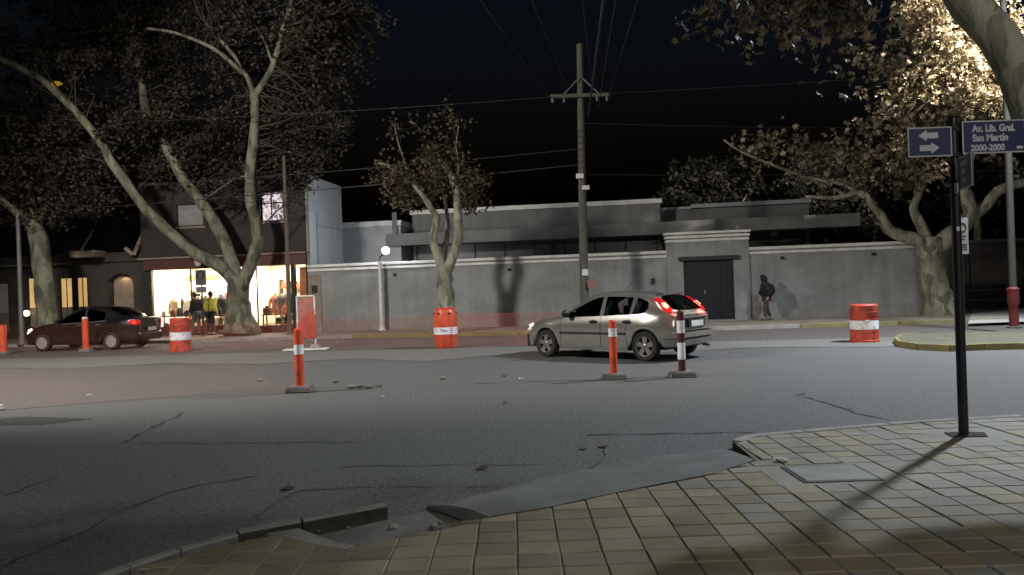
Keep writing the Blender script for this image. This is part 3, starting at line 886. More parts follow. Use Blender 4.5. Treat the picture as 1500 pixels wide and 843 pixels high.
def clothes_rack(s, t, w, n, where, mats):
    u = thing('clothes_rack', f'steel rail of hanging clothes {where}', 'rack', fl(s, t, .12), ANG)
    for x in (-w / 2, w / 2):
        MB().tube([(x, 0, .02), (x, 0, 1.45)], .016, 6).build('upright', M_STEEL, u)
        MB().tube([(x, -.22, .02), (x, .22, .02)], .016, 6).build('foot', M_STEEL, u)
    MB().tube([(-w / 2, 0, 1.45), (w / 2, 0, 1.45)], .016, 6).build('rail', M_STEEL, u)
    for k in range(n):
        x = -w / 2 + .07 + (w - .14) * k / (n - 1)
        mt = gd.choice(mats)
        hh = gd.uniform(.6, .95)
        g = MB()
        for zz, wy, th in ((0, .04, .01), (-.05, .12, .02), (-.11, .22, .03), (-.3, .2, .035), (-hh, .23, .04)):
            g.v += [(-th, -wy, zz), (th, -wy, zz), (th, wy, zz), (-th, wy, zz)]
        for q in range(4):
            for r in range(4):
                g.f.append((4 * q + r, 4 * q + (r + 1) % 4, 4 * q + 4 + (r + 1) % 4, 4 * q + 4 + r))
        g.f += [(0, 1, 2, 3), (19, 18, 17, 16)]
        o = g.build('hanging_garment', mt, loc=fl(s + x, t, .12 + 1.42), rz=ANG + gd.uniform(.3, .9))
        tag(o, f'{cname[mt]} garment hanging on the rail {where}', 'garment', 'garments hanging on the rail ' + where)
clothes_rack(-6.0, 1.9, 1.7, 11, 'on the left of the shop', [M_DCLOTH, M_GCLOTH, M_TCLOTH, M_RCLOTH])
clothes_rack(-4.6, 1.5, 1.2, 9, 'behind the mullion of the shop', [M_DCLOTH, M_DCLOTH, M_GCLOTH])
clothes_rack(-1.7, 1.8, 1.4, 10, 'on the right of the shop', [M_RCLOTH, M_GCLOTH, M_TCLOTH, M_DCLOTH])
def stock(s, t, z, k):
    mt = gd.choice([M_DCLOTH, M_DCLOTH, M_RCLOTH, M_TCLOTH, M_GCLOTH, M_SHELF2])
    w, d, h = gd.uniform(.16, .34), gd.uniform(.12, .2), gd.uniform(.12, .38)
    m = MB().box((0, 0, h * .38), (w, d, h * .76), top=gd.uniform(.75, 1)).box((0, 0, h * .88), (w * .6, d * .7, h * .236), top=.8)
    side = 'left' if s < -3.4 else 'right'
    o = m.build('display_goods', mt, loc=fl(s, t, z), rz=ANG + gd.uniform(-.5, .5), bevel=.012)
    tag(o, f'{cname.get(mt, "brown leather")} bag on the long display table in the {side} shop window', 'bag', f'bags on the {side} display table')
for s0, s1, t_, nm, zt in ((-6.9, -3.75, .42, 'left', .68), (-2.3, -.95, .42, 'right', .62)):
    tb = thing('display_table', f'long wooden display table crowded with bags in the {nm} shop window', 'table', fl((s0 + s1) / 2, t_, .12), ANG)
    w = s1 - s0
    MB().b2(-w / 2, w / 2, -.2, .2, zt - .04, zt).build('table_top', M_SHELF2, tb)
    for x in (-w / 2 + .08, w / 2 - .08):
        for y in (-.15, .15):
            MB().b2(x - .025, x + .025, y - .025, y + .025, 0, zt - .04).build('leg', M_SHELF2, tb)
    MB().b2(-w / 2 + .06, w / 2 - .06, -.16, .16, .2, .23).build('lower_shelf', M_SHELF2, tb)
    x = s0 + .2
    while x < s1 - .15:
        stock(x, t_ - .03, .12 + zt, 0)
        if gd.random() < .75: stock(x + .05, t_, .12 + .231, 1)
        x += gd.uniform(.3, .42)
hs = thing('hanging_banner', 'tan banner board hung below the shop ceiling', 'banner', fl(-5.25, .9, 2.25), ANG)
MB().b2(-.75, .75, -.01, .01, 0, .24).build('board', M_TCLOTH, hs)
for x in (-.6, .6):
    MB().tube([(x, 0, .24), (x, 0, .77)], .006, 5).build('cord', M_IRON, hs)
wb = thing('wicker_panel', 'orange brown slatted screen in the narrow end window of the shop', 'screen', fl(-.45, .5, .9), ANG)
for k in range(8):
    MB().b2(-.22 + .055 * k, -.18 + .055 * k, -.01, .01, 0.0, 1.7).build('slat', material('wicker', (.5, .2, .09), .7), wb)
MB().b2(-.24, .24, .011, .03, 0, 1.75).build('backing', M_SHELF, wb)

# ------------------------------------------------------------------ low dark building at the left
lb = thing('arched_building', 'low dark building with an arched niche and glowing yellow windows', 'building', far(0, 1.0, FZ), ANG)
def lbx(x0, x1, y0, y1, z0, z1, name, mat, par=lb, **k):
    return MB().b2(x0, x1, y0, y1, z0, z1).build(name, mat, par, **k)
lbx(-30, -7.55, 2.6, 2.8, -.1, 3.6, 'back_wall', M_DARKW)
ops = [(-13.3, -12.55, .5, 2.68), (-11.75, -11.12, .5, 2.62), (-10.95, -10.4, .5, 2.62), (-9.45, -8.28, -.1, 2.2), (-16.6, -14.2, .3, 2.5)]
ops.sort()
x = -30
for a, b, c, d in ops:
    lbx(x, a, 0, .3, -.1, 3.2, 'front_wall', M_DARKW)
    if c > 0: lbx(a, b, 0, .3, -.1, c, 'front_wall', M_DARKW)
    lbx(a, b, 0, .3, d if c > 0 else 2.8, 3.2, 'front_wall', M_DARKW)
    x = b
lbx(x, -7.55, 0, .3, -.1, 3.2, 'front_wall', M_DARKW)
lbx(-30, -7.55, -.12, 2.9, 3.2, 3.6, 'roof_slab', M_DARKW)
lbx(-30, -11.0, -.35, -.121, 3.16, 3.24, 'ledge', M_CONCD)
lbx(-30, -7.55, 3.0, 9, -.1, 5.6, 'upper_block', M_DARKW)
for a, b, c, d in ops:
    if c < 0: continue
    w = lbx(a + .05, b - .05, .055, .07, c + .05, d - .05, 'window', M_WINGLOW if a > -14 else M_BLIND)
    MB().b2(a, a + .05, .0, .05, c, d).b2(b - .05, b, .0, .05, c, d).b2(a + .05, b - .05, .0, .05, d - .05, d).b2(a + .05, b - .05, .0, .05, c, c + .05).build('window_frame', M_DBRN, w)
    lbx((a + b) / 2 - .015, (a + b) / 2 + .015, .02, .05, c + .06, d - .06, 'glazing_bar', M_DBRN, w)
    lbx(a + .06, b - .06, .045, .054, c + .06, c + .06 + (d - c) * .36, 'window_curtain', M_STONE, w)
# arched niche: spandrels and a lit back
m = MB()
ac, ar = (-9.45 - 8.28) / 2, (9.45 - 8.28) / 2
pts = [(-9.45, 2.8)] + [(ac - ar * math.cos(math.pi * k / 14), 2.2 + .5 * math.sin(math.pi * k / 14)) for k in range(15)] + [(-8.28, 2.8)]
n_ = len(pts)
m.v = [(x, .02, z) for x, z in pts] + [(x, .3, z) for x, z in pts]
m.f = [tuple(range(n_)), tuple(range(2 * n_ - 1, n_ - 1, -1))] + [(k, (k + 1) % n_, n_ + (k + 1) % n_, n_ + k) for k in range(n_)]
m.build('arch_head', M_DARKW, lb)
lbx(-9.45, -8.28, .36, .45, -.1, 2.9, 'niche_back', M_STONE)
nl = bpy.data.lights.new('niche_light', 'SPOT')
nl.energy = 14; nl.color = (1, .72, .42); nl.spot_size = R(130); nl.shadow_soft_size = .05
no = bpy.data.objects.new('niche_light', nl); COL.objects.link(no); no.parent = lb; no.location = (ac, .2, 2.62)
MB().lathe([(.05, 2.63), (.05, 2.69)], 10, (ac, .2, 0)).build('niche_lamp', M_STEEL, lb)
for x, w in ((-10.0, 1.15),):
    MB().box((x, -.5, 3.55), (w, .7, .28)).build('canopy_box', M_STONE, lb)
MB().tube([(-10.3, -.5, 3.69), (-9.75, -.4, 4.6)], .05, 6).build('canopy_strut', M_HOUSE, lb)
for x0, x1 in ((-8.35, -8.0), (-7.5, -7.95)):
    MB().tube([(x0, -.35, 4.35 if x1 < x0 - .1 or x0 > -7.6 else 3.75), (x1, -.35, 3.45)], .09, 6).build('roof_bracket', M_STONE, lb)
gl = thing('globe_light', 'small glowing white globe lamp in front of the arched building', 'lamp', far(-13.05, .6, FZ), ANG)
MB().tube([(0, 0, 0), (0, 0, 1.0)], .03, 8).build('stem', M_BLACK, gl)
MB().ball((0, 0, 1.12), .13, 12, 8).build('globe', material('warm_globe', (1, 1, 1), .5, emit=(1, .85, .6), estr=5), gl, smooth='all')

# ------------------------------------------------------------------ trees
def make_tree(name, label, base, limbs, clusters, leafmat, seed, leaf=0.16, group=None, cat='tree', per=1.0, lobed=False, bark=None):
    """limbs: (list of points, r0, r1); clusters: (centre, radii, twigs, leaves per twig)"""
    g = random.Random(seed)
    base = Vector(base)
    t = thing(name, label, cat, base, 0, group)
    tm, tw = MB(), MB()
    samples = []
    for pts, r0, r1 in limbs:
        pts = [Vector(p) - base for p in pts]
        fine, rad = [], []
        n = len(pts)
        for k in range(n - 1):
            p0, p1, p2, p3 = pts[max(k - 1, 0)], pts[k], pts[k + 1], pts[min(k + 2, n - 1)]
            seg = max(3, int((p2 - p1).length / .35))
            for q in range(seg):
                f = q / seg
                c = 0.5 * ((2 * p1) + (p2 - p0) * f + (2 * p0 - 5 * p1 + 4 * p2 - p3) * f * f + (3 * p1 - p0 - 3 * p2 + p3) * f ** 3)
                fine.append(c + Vector((g.uniform(-1, 1), g.uniform(-1, 1), 0)) * .12 * r1)
        fine.append(pts[-1])
        for k in range(len(fine)):
            f = k / (len(fine) - 1)
            rr = r0 + (r1 - r0) * f ** .8
            if pts[0].z < .05 and fine[k].z < .9:
                rr *= 1 + .45 * (1 - max(fine[k].z, 0) / .9) ** 2
            rad.append(rr * g.uniform(.95, 1.06))
            if fine[k].z > 1.8:
                samples.append((fine[k], rr))
        tm.tube(fine, rad, 12 if r0 > .12 else 7, True, .05, g)
    lv, lf = [], []
    for c, rd, nt, nl in clusters:
        c = Vector(c) - base
        near = sorted(samples, key=lambda s: (s[0] - c).length)[:max(12, len(samples) // 4)]
        for _ in range(nt):
            while True:
                q = Vector((g.uniform(-1, 1), g.uniform(-1, 1), g.uniform(-1, 1)))
                if .12 < q.length < 1: break
            tip = c + Vector((q.x * rd[0], q.y * rd[1], q.z * rd[2]))
            st = min(g.sample(near, min(len(near), 7)), key=lambda s: (s[0] - tip).length)
            p0 = st[0]
            L = (tip - p0).length
            p1 = p0.lerp(tip, .35) + Vector((g.uniform(-.2, .2), g.uniform(-.2, .2), g.uniform(-.1, .28))) * L
            p2 = p0.lerp(tip, .72) + Vector((g.uniform(-.17, .17), g.uniform(-.17, .17), g.uniform(-.1, .22))) * L
            path = [p0, p1, p2, tip]
            r0 = min(st[1] * .5, .010 + .010 * L)
            tw.tube(path, [r0, r0 * .7, r0 * .45, .006], 5, False)
            k_ = max(1, int(nl * per * g.uniform(.5, 1.4)))
            clump = [p1.lerp(p2, g.random()) if g.random() < .25 else p2.lerp(tip, g.uniform(0, 1.15)) for _ in range(4)]
            for _ in range(k_):
                o = g.choice(clump) + Vector((g.gauss(0, .2), g.gauss(0, .2), g.gauss(-.04, .18)))
                s = leaf * g.uniform(.6, 1.25)
                a = Vector((g.gauss(0, 1), g.gauss(0, 1), g.gauss(0, .6))).normalized()
                b = a.cross(Vector((g.gauss(0, 1), g.gauss(0, 1), g.gauss(0, 1)))).normalized()
                nn = a.cross(b) * s * .22
                i = len(lv)
                if lobed:
                    for fa, fb, fn in ((-.5, 0, 0), (-.32, .42, .8), (-.12, .22, .2), (.18, .52, 1.2), (.16, .16, .1), (.55, 0, .5), (.16, -.16, .1), (.18, -.52, 1.2), (-.12, -.22, .2), (-.32, -.42, .8)):
                        lv.append(o + a * (s * fa) + b * (s * fb) + nn * fn)
                    lf += [(i, i + 1, i + 2), (i, i + 2, i + 4), (i + 2, i + 3, i + 4), (i, i + 4, i + 5), (i, i + 5, i + 6), (i, i + 6, i + 8), (i + 6, i + 7, i + 8), (i, i + 8, i + 9)]
                else:
                    lv += [o - a * s * .5, o - a * s * .05 + b * s * .5 + nn, o + a * s * .55, o - a * s * .05 - b * s * .5 + nn]
                    lf += [(i, i + 1, i + 2), (i, i + 2, i + 3)]
    tm.build('trunk', bark or M_BARK, t, smooth='all')
    tag(tw.build('twigs', M_TWIG, t, smooth='all'), kind='stuff')
    me = bpy.data.meshes.new('crown')
    me.from_pydata([tuple(v) for v in lv], [], lf)
    me.materials.append(leafmat)
    o = bpy.data.objects.new('crown', me)
    COL.objects.link(o)
    o.parent = t
    return t

def limb(pix, y0, y1, r0, r1):
    n = len(pix)
    return ([at(u, v, y0 + (y1 - y0) * k / (n - 1)) for k, (u, v) in enumerate(pix)], r0, r1)

# big plane tree in front of the shop
YB = 29.6
b1 = ground(352, 497, 0); b1 = Vector((at(352, 495, YB).x, YB, FZ - .02))
T1 = [([b1, b1 + Vector((0, 0, .8)), at(350, 440, YB), at(350, 405, YB)], .66, .50),
      limb([(352, 425), (325, 392), (288, 372), (250, 342), (215, 308), (188, 272), (165, 240), (145, 205), (100, 152), (62, 118), (30, 100), (-10, 82)], 29.6, 27.2, .34, .13),
      limb([(350, 425), (335, 370), (312, 322), (290, 290), (268, 262), (245, 218), (225, 190), (212, 150), (205, 100)], 29.7, 30.6, .36, .19),
      limb([(205, 100), (178, 82), (150, 55), (120, 35), (60, 22)], 30.6, 31.5, .14, .04),
      limb([(207, 110), (196, 70), (182, 40), (165, -5), (160, -60)], 30.6, 30.0, .17, .07),
      limb([(352, 425), (368, 385), (378, 340), (368, 300), (366, 260), (370, 215), (374, 175), (372, 135)], 29.5, 29.0, .33, .21),
      limb([(372, 140), (362, 112), (345, 98), (325, 80), (300, 65), (255, 48), (215, 42)], 29.0, 28.0, .15, .06),
      limb([(355, 108), (345, 85), (320, 55), (295, 25), (280, -15)], 28.9, 29.6, .13, .05),
      limb([(374, 140), (392, 112), (404, 85), (412, 50), (424, 15), (432, -40)], 29.0, 28.4, .18, .09),
      limb([(398, 90), (385, 55), (365, 32), (340, 18)], 28.8, 29.4, .07, .03),
      limb([(366, 258), (345, 262), (325, 275), (300, 292)], 29.2, 28.6, .06, .02)]
def cl(u, v, Y, rx, ry, rz, nt, nl, back=0.0):
    return (at(u, v, Y) + Vector((0, back, 0)), (rx, ry, rz), nt, nl)
C1 = [cl(60, 60, 28, 3.2, 2.6, 2.2, 70, 34), cl(160, 20, 30.5, 3.0, 2.6, 2.0, 70, 34), cl(270, 30, 29.5, 3.0, 2.6, 2.2, 80, 34),
      cl(400, 20, 28.5, 2.8, 2.6, 2.0, 70, 34), cl(470, 60, 28.8, 1.6, 2.0, 2.2, 45, 34), cl(450, 170, 29.0, 1.7, 1.6, 1.9, 50, 34), cl(440, 225, 29.0, 1.0, 1.3, 1.3, 26, 30),
      cl(290, 150, 29.8, 2.6, 2.2, 2.2, 60, 30), cl(130, 190, 28.5, 2.6, 2.2, 1.9, 60, 32), cl(260, 225, 29.5, 2.0, 1.8, 1.3, 34, 26),
      cl(335, 265, 28.8, 1.2, 1.3, .9, 18, 20), cl(510, 10, 28.8, 1.6, 1.8, 1.0, 26, 28), cl(80, -60, 29, 4, 3, 2, 50, 30), cl(300, -80, 29, 4, 3, 2, 50, 30)]
C1 = [(c + Vector((0, 1.5, 0)), r_, n1, n2) for c, r_, n1, n2 in C1]
T1 = [(p_, a_ * (.92 if k_ == 0 else .78), b_ * .8) for k_, (p_, a_, b_) in enumerate(T1)]
make_tree('plane_tree', 'large plane tree with three pale spreading limbs in front of the lit shop', b1, T1, C1, M_LEAF, 101, leaf=.15, per=2.5, bark=M_BARK_SHADE)

# plane tree at the far left behind the dark sedan
YB = 29.0
b2 = Vector((at(72, 490, YB).x, YB, FZ - .02))
T2 = [([b2, at(68, 440, YB), at(62, 390, YB), at(55, 345, YB), at(48, 325, YB)], .42, .30),
      limb([(50, 330), (30, 315), (10, 300), (-20, 270), (-50, 220)], 29, 28, .22, .07),
      limb([(52, 330), (75, 290), (85, 240), (95, 190)], 29, 30, .17, .05),
      limb([(50, 330), (45, 280), (35, 230), (30, 180)], 29, 29.5, .17, .05)]
C2 = [cl(30, 220, 29, 2.4, 2.2, 1.9, 60, 32), cl(90, 270, 29, 1.9, 1.8, 1.4, 44, 30), cl(0, 300, 28.5, 1.4, 1.6, 1.0, 24, 26), cl(140, 290, 29.5, 1.2, 1.4, .9, 20, 22), cl(-60, 180, 29, 3, 2.5, 2.5, 40, 30)]
make_tree('plane_tree', 'plane tree with a straight bare trunk behind the dark sedan', b2, T2, C2, M_LEAF, 102, leaf=.15, per=2.4, bark=M_BARK_SHADE)

# slim tree behind the round barrel
YB = 26.6
b3 = Vector((at(655, 492, YB).x, YB, FZ - .02))
T3 = [([b3, at(654, 450, YB), at(652, 420, YB), at(649, 392, YB)], .31, .27),
      limb([(650, 405), (640, 370), (634, 350), (640, 322), (633, 308), (615, 280), (600, 265), (578, 248), (555, 238)], 26.6, 26.2, .18, .06),
      limb([(650, 400), (650, 370), (655, 345), (655, 315), (650, 285)], 26.7, 27.4, .15, .05),
      limb([(652, 405), (662, 380), (672, 350), (671, 325), (670, 300), (668, 275), (658, 252), (650, 240)], 26.6, 26.9, .20, .12),
      limb([(668, 275), (672, 240), (668, 215), (672, 185)], 26.9, 26.5, .05, .012),
      limb([(600, 265), (592, 235), (582, 205), (578, 180)], 26.2, 26.6, .035, .01),
      limb([(650, 285), (632, 250), (624, 220)], 27.4, 27.2, .04, .01)]
C3 = [cl(598, 275, 26.6, 1.2, 1.2, .7, 40, 26), cl(690, 278, 26.9, .8, 1.0, .85, 34, 24), cl(645, 240, 27.2, 1.2, 1.2, .8, 36, 18), cl(650, 190, 26.9, 1.0, 1.0, .95, 24, 9), cl(578, 185, 26.7, .4, .6, .9, 8, 6), cl(562, 250, 26.4, .7, .8, .4, 14, 12)]
make_tree('plane_tree', 'slim three stemmed plane tree rising behind the round orange barrel', b3, T3, C3, M_LEAFM, 103, leaf=.13)

# leaning tree at the right end of the wall
YB = 26.9
b4 = Vector((at(1380, 466, YB).x, YB, FZ - .02))
T4 = [([b4, at(1376, 440, YB), at(1368, 400, YB), at(1362, 370, YB), at(1362, 352, YB)], .50, .42),
      limb([(1362, 365), (1342, 352), (1318, 345), (1300, 335), (1292, 318), (1278, 302), (1262, 282), (1225, 290), (1180, 288)], 26.9, 26.2, .30, .05),
      limb([(1268, 290), (1235, 270), (1190, 262), (1140, 245), (1085, 222), (1060, 205)], 26.4, 25.8, .09, .03),
      limb([(1358, 350), (1346, 325), (1338, 305), (1345, 285), (1352, 262), (1345, 230), (1350, 195)], 26.9, 27.4, .20, .07),
      limb([(1368, 370), (1390, 345), (1408, 335), (1422, 315), (1414, 285), (1408, 262), (1425, 215), (1440, 160), (1432, 110), (1412, 60), (1395, 20), (1380, -30)], 26.9, 26.0, .32, .10),
      limb([(1418, 322), (1445, 300), (1462, 280), (1490, 270), (1530, 262), (1590, 240)], 26.8, 26.2, .22, .10),
      limb([(1440, 165), (1400, 145), (1370, 120), (1345, 95)], 26.2, 25.6, .10, .03)]
C4 = [cl(1400, 40, 25.6, 1.7, 1.6, 1.5, 75, 30), cl(1470, 60, 25.8, 1.3, 1.6, 1.8, 60, 30), cl(1390, 115, 25.6, 1.1, 1.2, .85, 52, 30), cl(1420, 150, 25.8, 1.2, 1.3, .6, 40, 26),
      cl(1360, 10, 25.6, 1.2, 1.2, .8, 34, 28)]
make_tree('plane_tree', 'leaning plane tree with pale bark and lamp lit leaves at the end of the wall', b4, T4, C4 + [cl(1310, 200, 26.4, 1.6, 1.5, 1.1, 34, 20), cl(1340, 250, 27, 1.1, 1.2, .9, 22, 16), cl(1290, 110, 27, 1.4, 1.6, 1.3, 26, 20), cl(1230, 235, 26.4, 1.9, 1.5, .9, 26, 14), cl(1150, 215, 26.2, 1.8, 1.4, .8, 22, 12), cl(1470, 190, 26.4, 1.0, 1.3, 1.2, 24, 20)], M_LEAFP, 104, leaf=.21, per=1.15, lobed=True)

# near tree to the right of the pavement: only its big bough hangs into the view
b5 = Vector((7.6, 5.0, PZ - .02))
T5 = [([b5, b5 + Vector((0, 0, 1.2)), b5 + Vector((-.15, .1, 2.4))], .34, .30),
      ([b5 + Vector((-.15, .1, 2.4)), Vector((6.6, 6.0, 3.0)), at(1560, 185, 7.3), at(1480, 80, 7.5), at(1420, 5, 7.6), at(1345, -90, 7.9), at(1240, -190, 8.6)], .27, .13),
      ([b5 + Vector((-.15, .1, 2.4)), Vector((8.8, 4.9, 4.4)), Vector((10.0, 4.4, 6.4))], .22, .08),
      ([at(1345, -90, 7.9), at(1250, -60, 8.4), at(1180, -30, 9.2), at(1080, -25, 9.8)], .08, .02)]
T5.append(([at(1345, -90, 7.9), Vector((5.9, 9.6, 7.0)), Vector((7.0, 11.2, 7.6)), Vector((8.0, 12.4, 7.9))], .10, .03))  # limb added out of view to carry foliage that shades the ground
C5 = [((9.1, 10.8, 6.9), (1.0, .9, .5), 11, 11), ((8.2, 11.1, 6.8), (.7, .6, .4), 6, 11), ((7.9, 12.3, 8.0), (1.5, 1.3, .6), 22, 16), ((10.3, 4.2, 7.0), (1.8, 1.8, 1.2), 40, 24), (at(1200, -190, 8.6), (1.4, 1.2, .7), 30, 22), (at(1085, 25, 9.8), (.75, .6, .35), 16, 12), (at(1180, 25, 9.6), (.7, .6, .35), 16, 12), (at(1250, 60, 9.4), (.5, .5, .5), 10, 10)]  # first clumps are unseen, placed to throw leaf shadow on road and paving
make_tree('plane_tree', 'smooth dark bough of a near plane tree crossing above the street name sign', b5, T5, C5, M_LEAFM, 105, leaf=.15, lobed=True)

# dark trees behind the house
for k, (s, t, hgt, rr, lab) in enumerate(((18.5, 19, 9.5, 3.2, 'dark leafy tree standing behind the low right block of the house'), (24.5, 13, 9.0, 3.4, 'dark leafy tree beyond the end of the house canopy'), (30.0, 11, 10.5, 3.8, 'dark leafy tree behind the dark boundary wall'), (37.5, 12, 11, 4.2, 'tall dark tree far along the dark boundary wall'), (-10.5, 14, 9.5, 3.6, 'dark leafy tree behind the arched building'))):
    b = far(s, t, 0)
    L = [([b, b + Vector((.1, 0, hgt * .35)), b + Vector((-.1, .2, hgt * .6)), b + Vector((.1, .2, hgt * .85))], .28, .06),
         ([b + Vector((0, 0, hgt * .4)), b + Vector((-rr * .5, 0, hgt * .62)), b + Vector((-rr * .8, 0, hgt * .75))], .13, .04),
         ([b + Vector((0, 0, hgt * .45)), b + Vector((rr * .5, 0, hgt * .65)), b + Vector((rr * .8, 0, hgt * .8))], .13, .04)]
    Cc = [(b + Vector((dx * rr, 0, hgt * z)), (rr * .6, rr * .6, hgt * .16), 45, 34) for dx, z in ((-.55, .62), (.55, .66), (0, .85), (0, .5), (-.4, .8), (.45, .86))]
    make_tree('background_tree', lab, b, L, Cc, M_LEAFD, 200 + k, leaf=.26, group='dark trees behind the walls')

# yellow bag caught in the big tree
yb = at(83, 123, 27.7)
m = MB(); m.ball((0, 0, 0), (.2, .12, .09), 10, 6)
jr = random.Random(2)
m.v = [(x * jr.uniform(.8, 1.25), y, z * jr.uniform(.7, 1.3)) for x, y, z in m.v]
tag(m.build('plastic_bag', material('yellow_bag', (.8, .55, .03), .5), loc=yb), 'crumpled yellow plastic bag caught on a limb of the large plane tree', 'bag')

# ------------------------------------------------------------------ poles and cables
pb = Vector((2.52, 26.7, FZ - .02))
up = thing('utility_pole', 'tall wooden utility pole with a braced crossarm and step bands', 'pole', pb)
PH = 10.0
lean = .16
MB().tube([(0, 0, 0), (lean * .5, 0, PH * .5), (lean, 0, PH)], [.165, .14, .11], 14).build('shaft', M_POLE, up, smooth=True)
ax, az = lean * .82, 8.15
MB().b2(ax - 1.08, ax + 1.0, -.23, -.14, az - .06, az + .06).build('crossarm', M_POLE, up)
for sx in (-1, 1):
    MB().tube([(ax + sx * .62, -.19, az + .05), (ax + sx * .05, -.19, az + .62)], .025, 6).build('brace', M_STEEL, up)
for x in (-1.0, -.6, .55, .9):
    MB().lathe([(.03, -.22), (.055, -.20), (.03, -.15), (.055, -.12), (.03, -.06)], 10, (ax + x, -.19, az)).build('insulator', material('insulator', (.25, .22, .2), .3), up, smooth=True)
for k in range(8):
    z = 5.4 + .22 * k
    MB().lathe([(.15, -.015), (.15, .015)], 12, (lean * z / PH, 0, z), cap=False).build('band', M_IRON, up)
for x, z, w, h in ((-.1, 5.25, .26, .17), (.1, 4.85, .26, .15), (.02, 1.85, .2, .22)):
    MB().b2(x + lean * z / PH - w / 2, x + lean * z / PH + w / 2, -.215, -.195, z, z + h).build('pole_plate', M_PLATE, up)
MB().b2(.12, .46, -.24, -.22, 1.42, 1.66).build('red_plate', material('faded_red', (.32, .13, .13), .7), up)

def wire(a, b, r, sag, label, grp='overhead cables across the street'):
    a, b = Vector(a), Vector(b)
    pts = []
    for k in range(17):
        f = k / 16
        p = a.lerp(b, f)
        p.z -= sag * 4 * f * (1 - f)
        pts.append(p - a)
    o = MB().tube(pts, r, 5).build('overhead_cable', M_WIRE, loc=a)
    tag(o, label, 'cable', grp)
for (u0, v0, du, r) in ((803, 143, 703, .014), (830, 128, 779, .014), (869, 135, 853, .014), (862, 170, 884, .035), (876, 160, 902, .016), (890, 146, 934, .012)):
    A = at(u0, v0, 26.55)
    q = ray(du, 0)
    Yb = (A.z + .25 - CAM_H) / q[2]
    B = at(du, 0, Yb)
    C = A + (B - A) * (34 / max(6, (A - B).length))
    wire(A, C, r, .0, 'thick bundled cable running from the utility pole out over the street' if r > .03 else 'thin overhead cable running from the utility pole crossarm out over the street')
P0 = pb + Vector((lean * .6, -.1, 6.3)); P1 = pb + Vector((lean * .7, -.1, 7.2))
for a, b, r, sag, lab in ((P0, far(-38, -1.5, 6.6), .014, .5, 'thin cable from the utility pole past the white side wall'),
                          (P0 + Vector((0, 0, -.55)), far(-38, -1.5, 5.6), .02, .5, 'thicker cable from the utility pole past the lit upper window'),
                          (P1, far(60, 4, 7.6), .012, .9, 'thin cable from the utility pole toward the leaning tree'),
                          (P0 + Vector((0, 0, -.9)), far(60, 0, 6.2), .012, .9, 'lower thin cable from the utility pole along the garden wall'),
                          (P1 + Vector((0, 0, 1.0)), far(-38, -2, 10.6), .012, .7, 'high faint cable crossing above the slim tree'),
                          (P1 + Vector((0, 0, 1.0)), far(60, -2, 10.4), .012, .8, 'high faint cable crossing above the garden gate')):
    wire(a, b, r, sag, lab)

def plain_pole(u, v, Y, h, r, mat, label, name='street_pole', zb=FZ):
    b = at(u, v, Y)
    o = thing(name, label, 'pole', (b.x, Y, zb))
    MB().tube([(0, 0, 0), (0, 0, h * .5), (0, 0, h)], [r, r * .9, r * .75], 10).build('shaft', mat, o, smooth=True)
    MB().lathe([(r * 1.9, 0), (r * 1.9, .03), (r * 1.15, .06), (r * 1.1, .25)], 12).build('base_collar', mat, o, smooth=True)
    return o
plain_pole(425, 492, 29.3, 6.9, .085, material('rusty_steel', (.13, .10, .075), .7), 'slim brownish steel pole in front of the lit shop')
plain_pole(32, 488, 28.5, 4.9, .095, M_STEEL, 'grey steel pole beside the straight trunk at the arched building')

# short white lamp post by the wall
wl = thing('garden_lamp', 'short white post by the grey wall carrying a bright white lantern', 'lamp', far(3.12, -.35, FZ), ANG)
MB().tube([(0, 0, 0), (0, 0, 1.4), (0, 0, 2.72)], [.085, .08, .075], 12).build('post', M_WHITE, wl, smooth=True)
MB().lathe([(.15, 0), (.15, .03), (.1, .08), (.09, .2)], 12).build('base', M_WHITE, wl, smooth=True)
MB().tube([(0, 0, 2.72), (.02, 0, 2.86), (.12, 0, 2.96), (.24, 0, 2.98)], .025, 8).build('arm', M_IRON, wl, smooth=True)
MB().lathe([(.03, 0), (.12, .03), (.15, .14), (.14, .22), (.04, .27)], 14, (.26, 0, 2.98)).build('lantern', M_GLOBE, wl, smooth=True)
pl = bpy.data.lights.new('garden_lamp_light', 'POINT'); pl.energy = 190; pl.color = (.85, .93, 1); pl.shadow_soft_size = .12
po = bpy.data.objects.new('garden_lamp_light', pl); COL.objects.link(po); po.parent = wl; po.location = (.26, 0, 3.36)

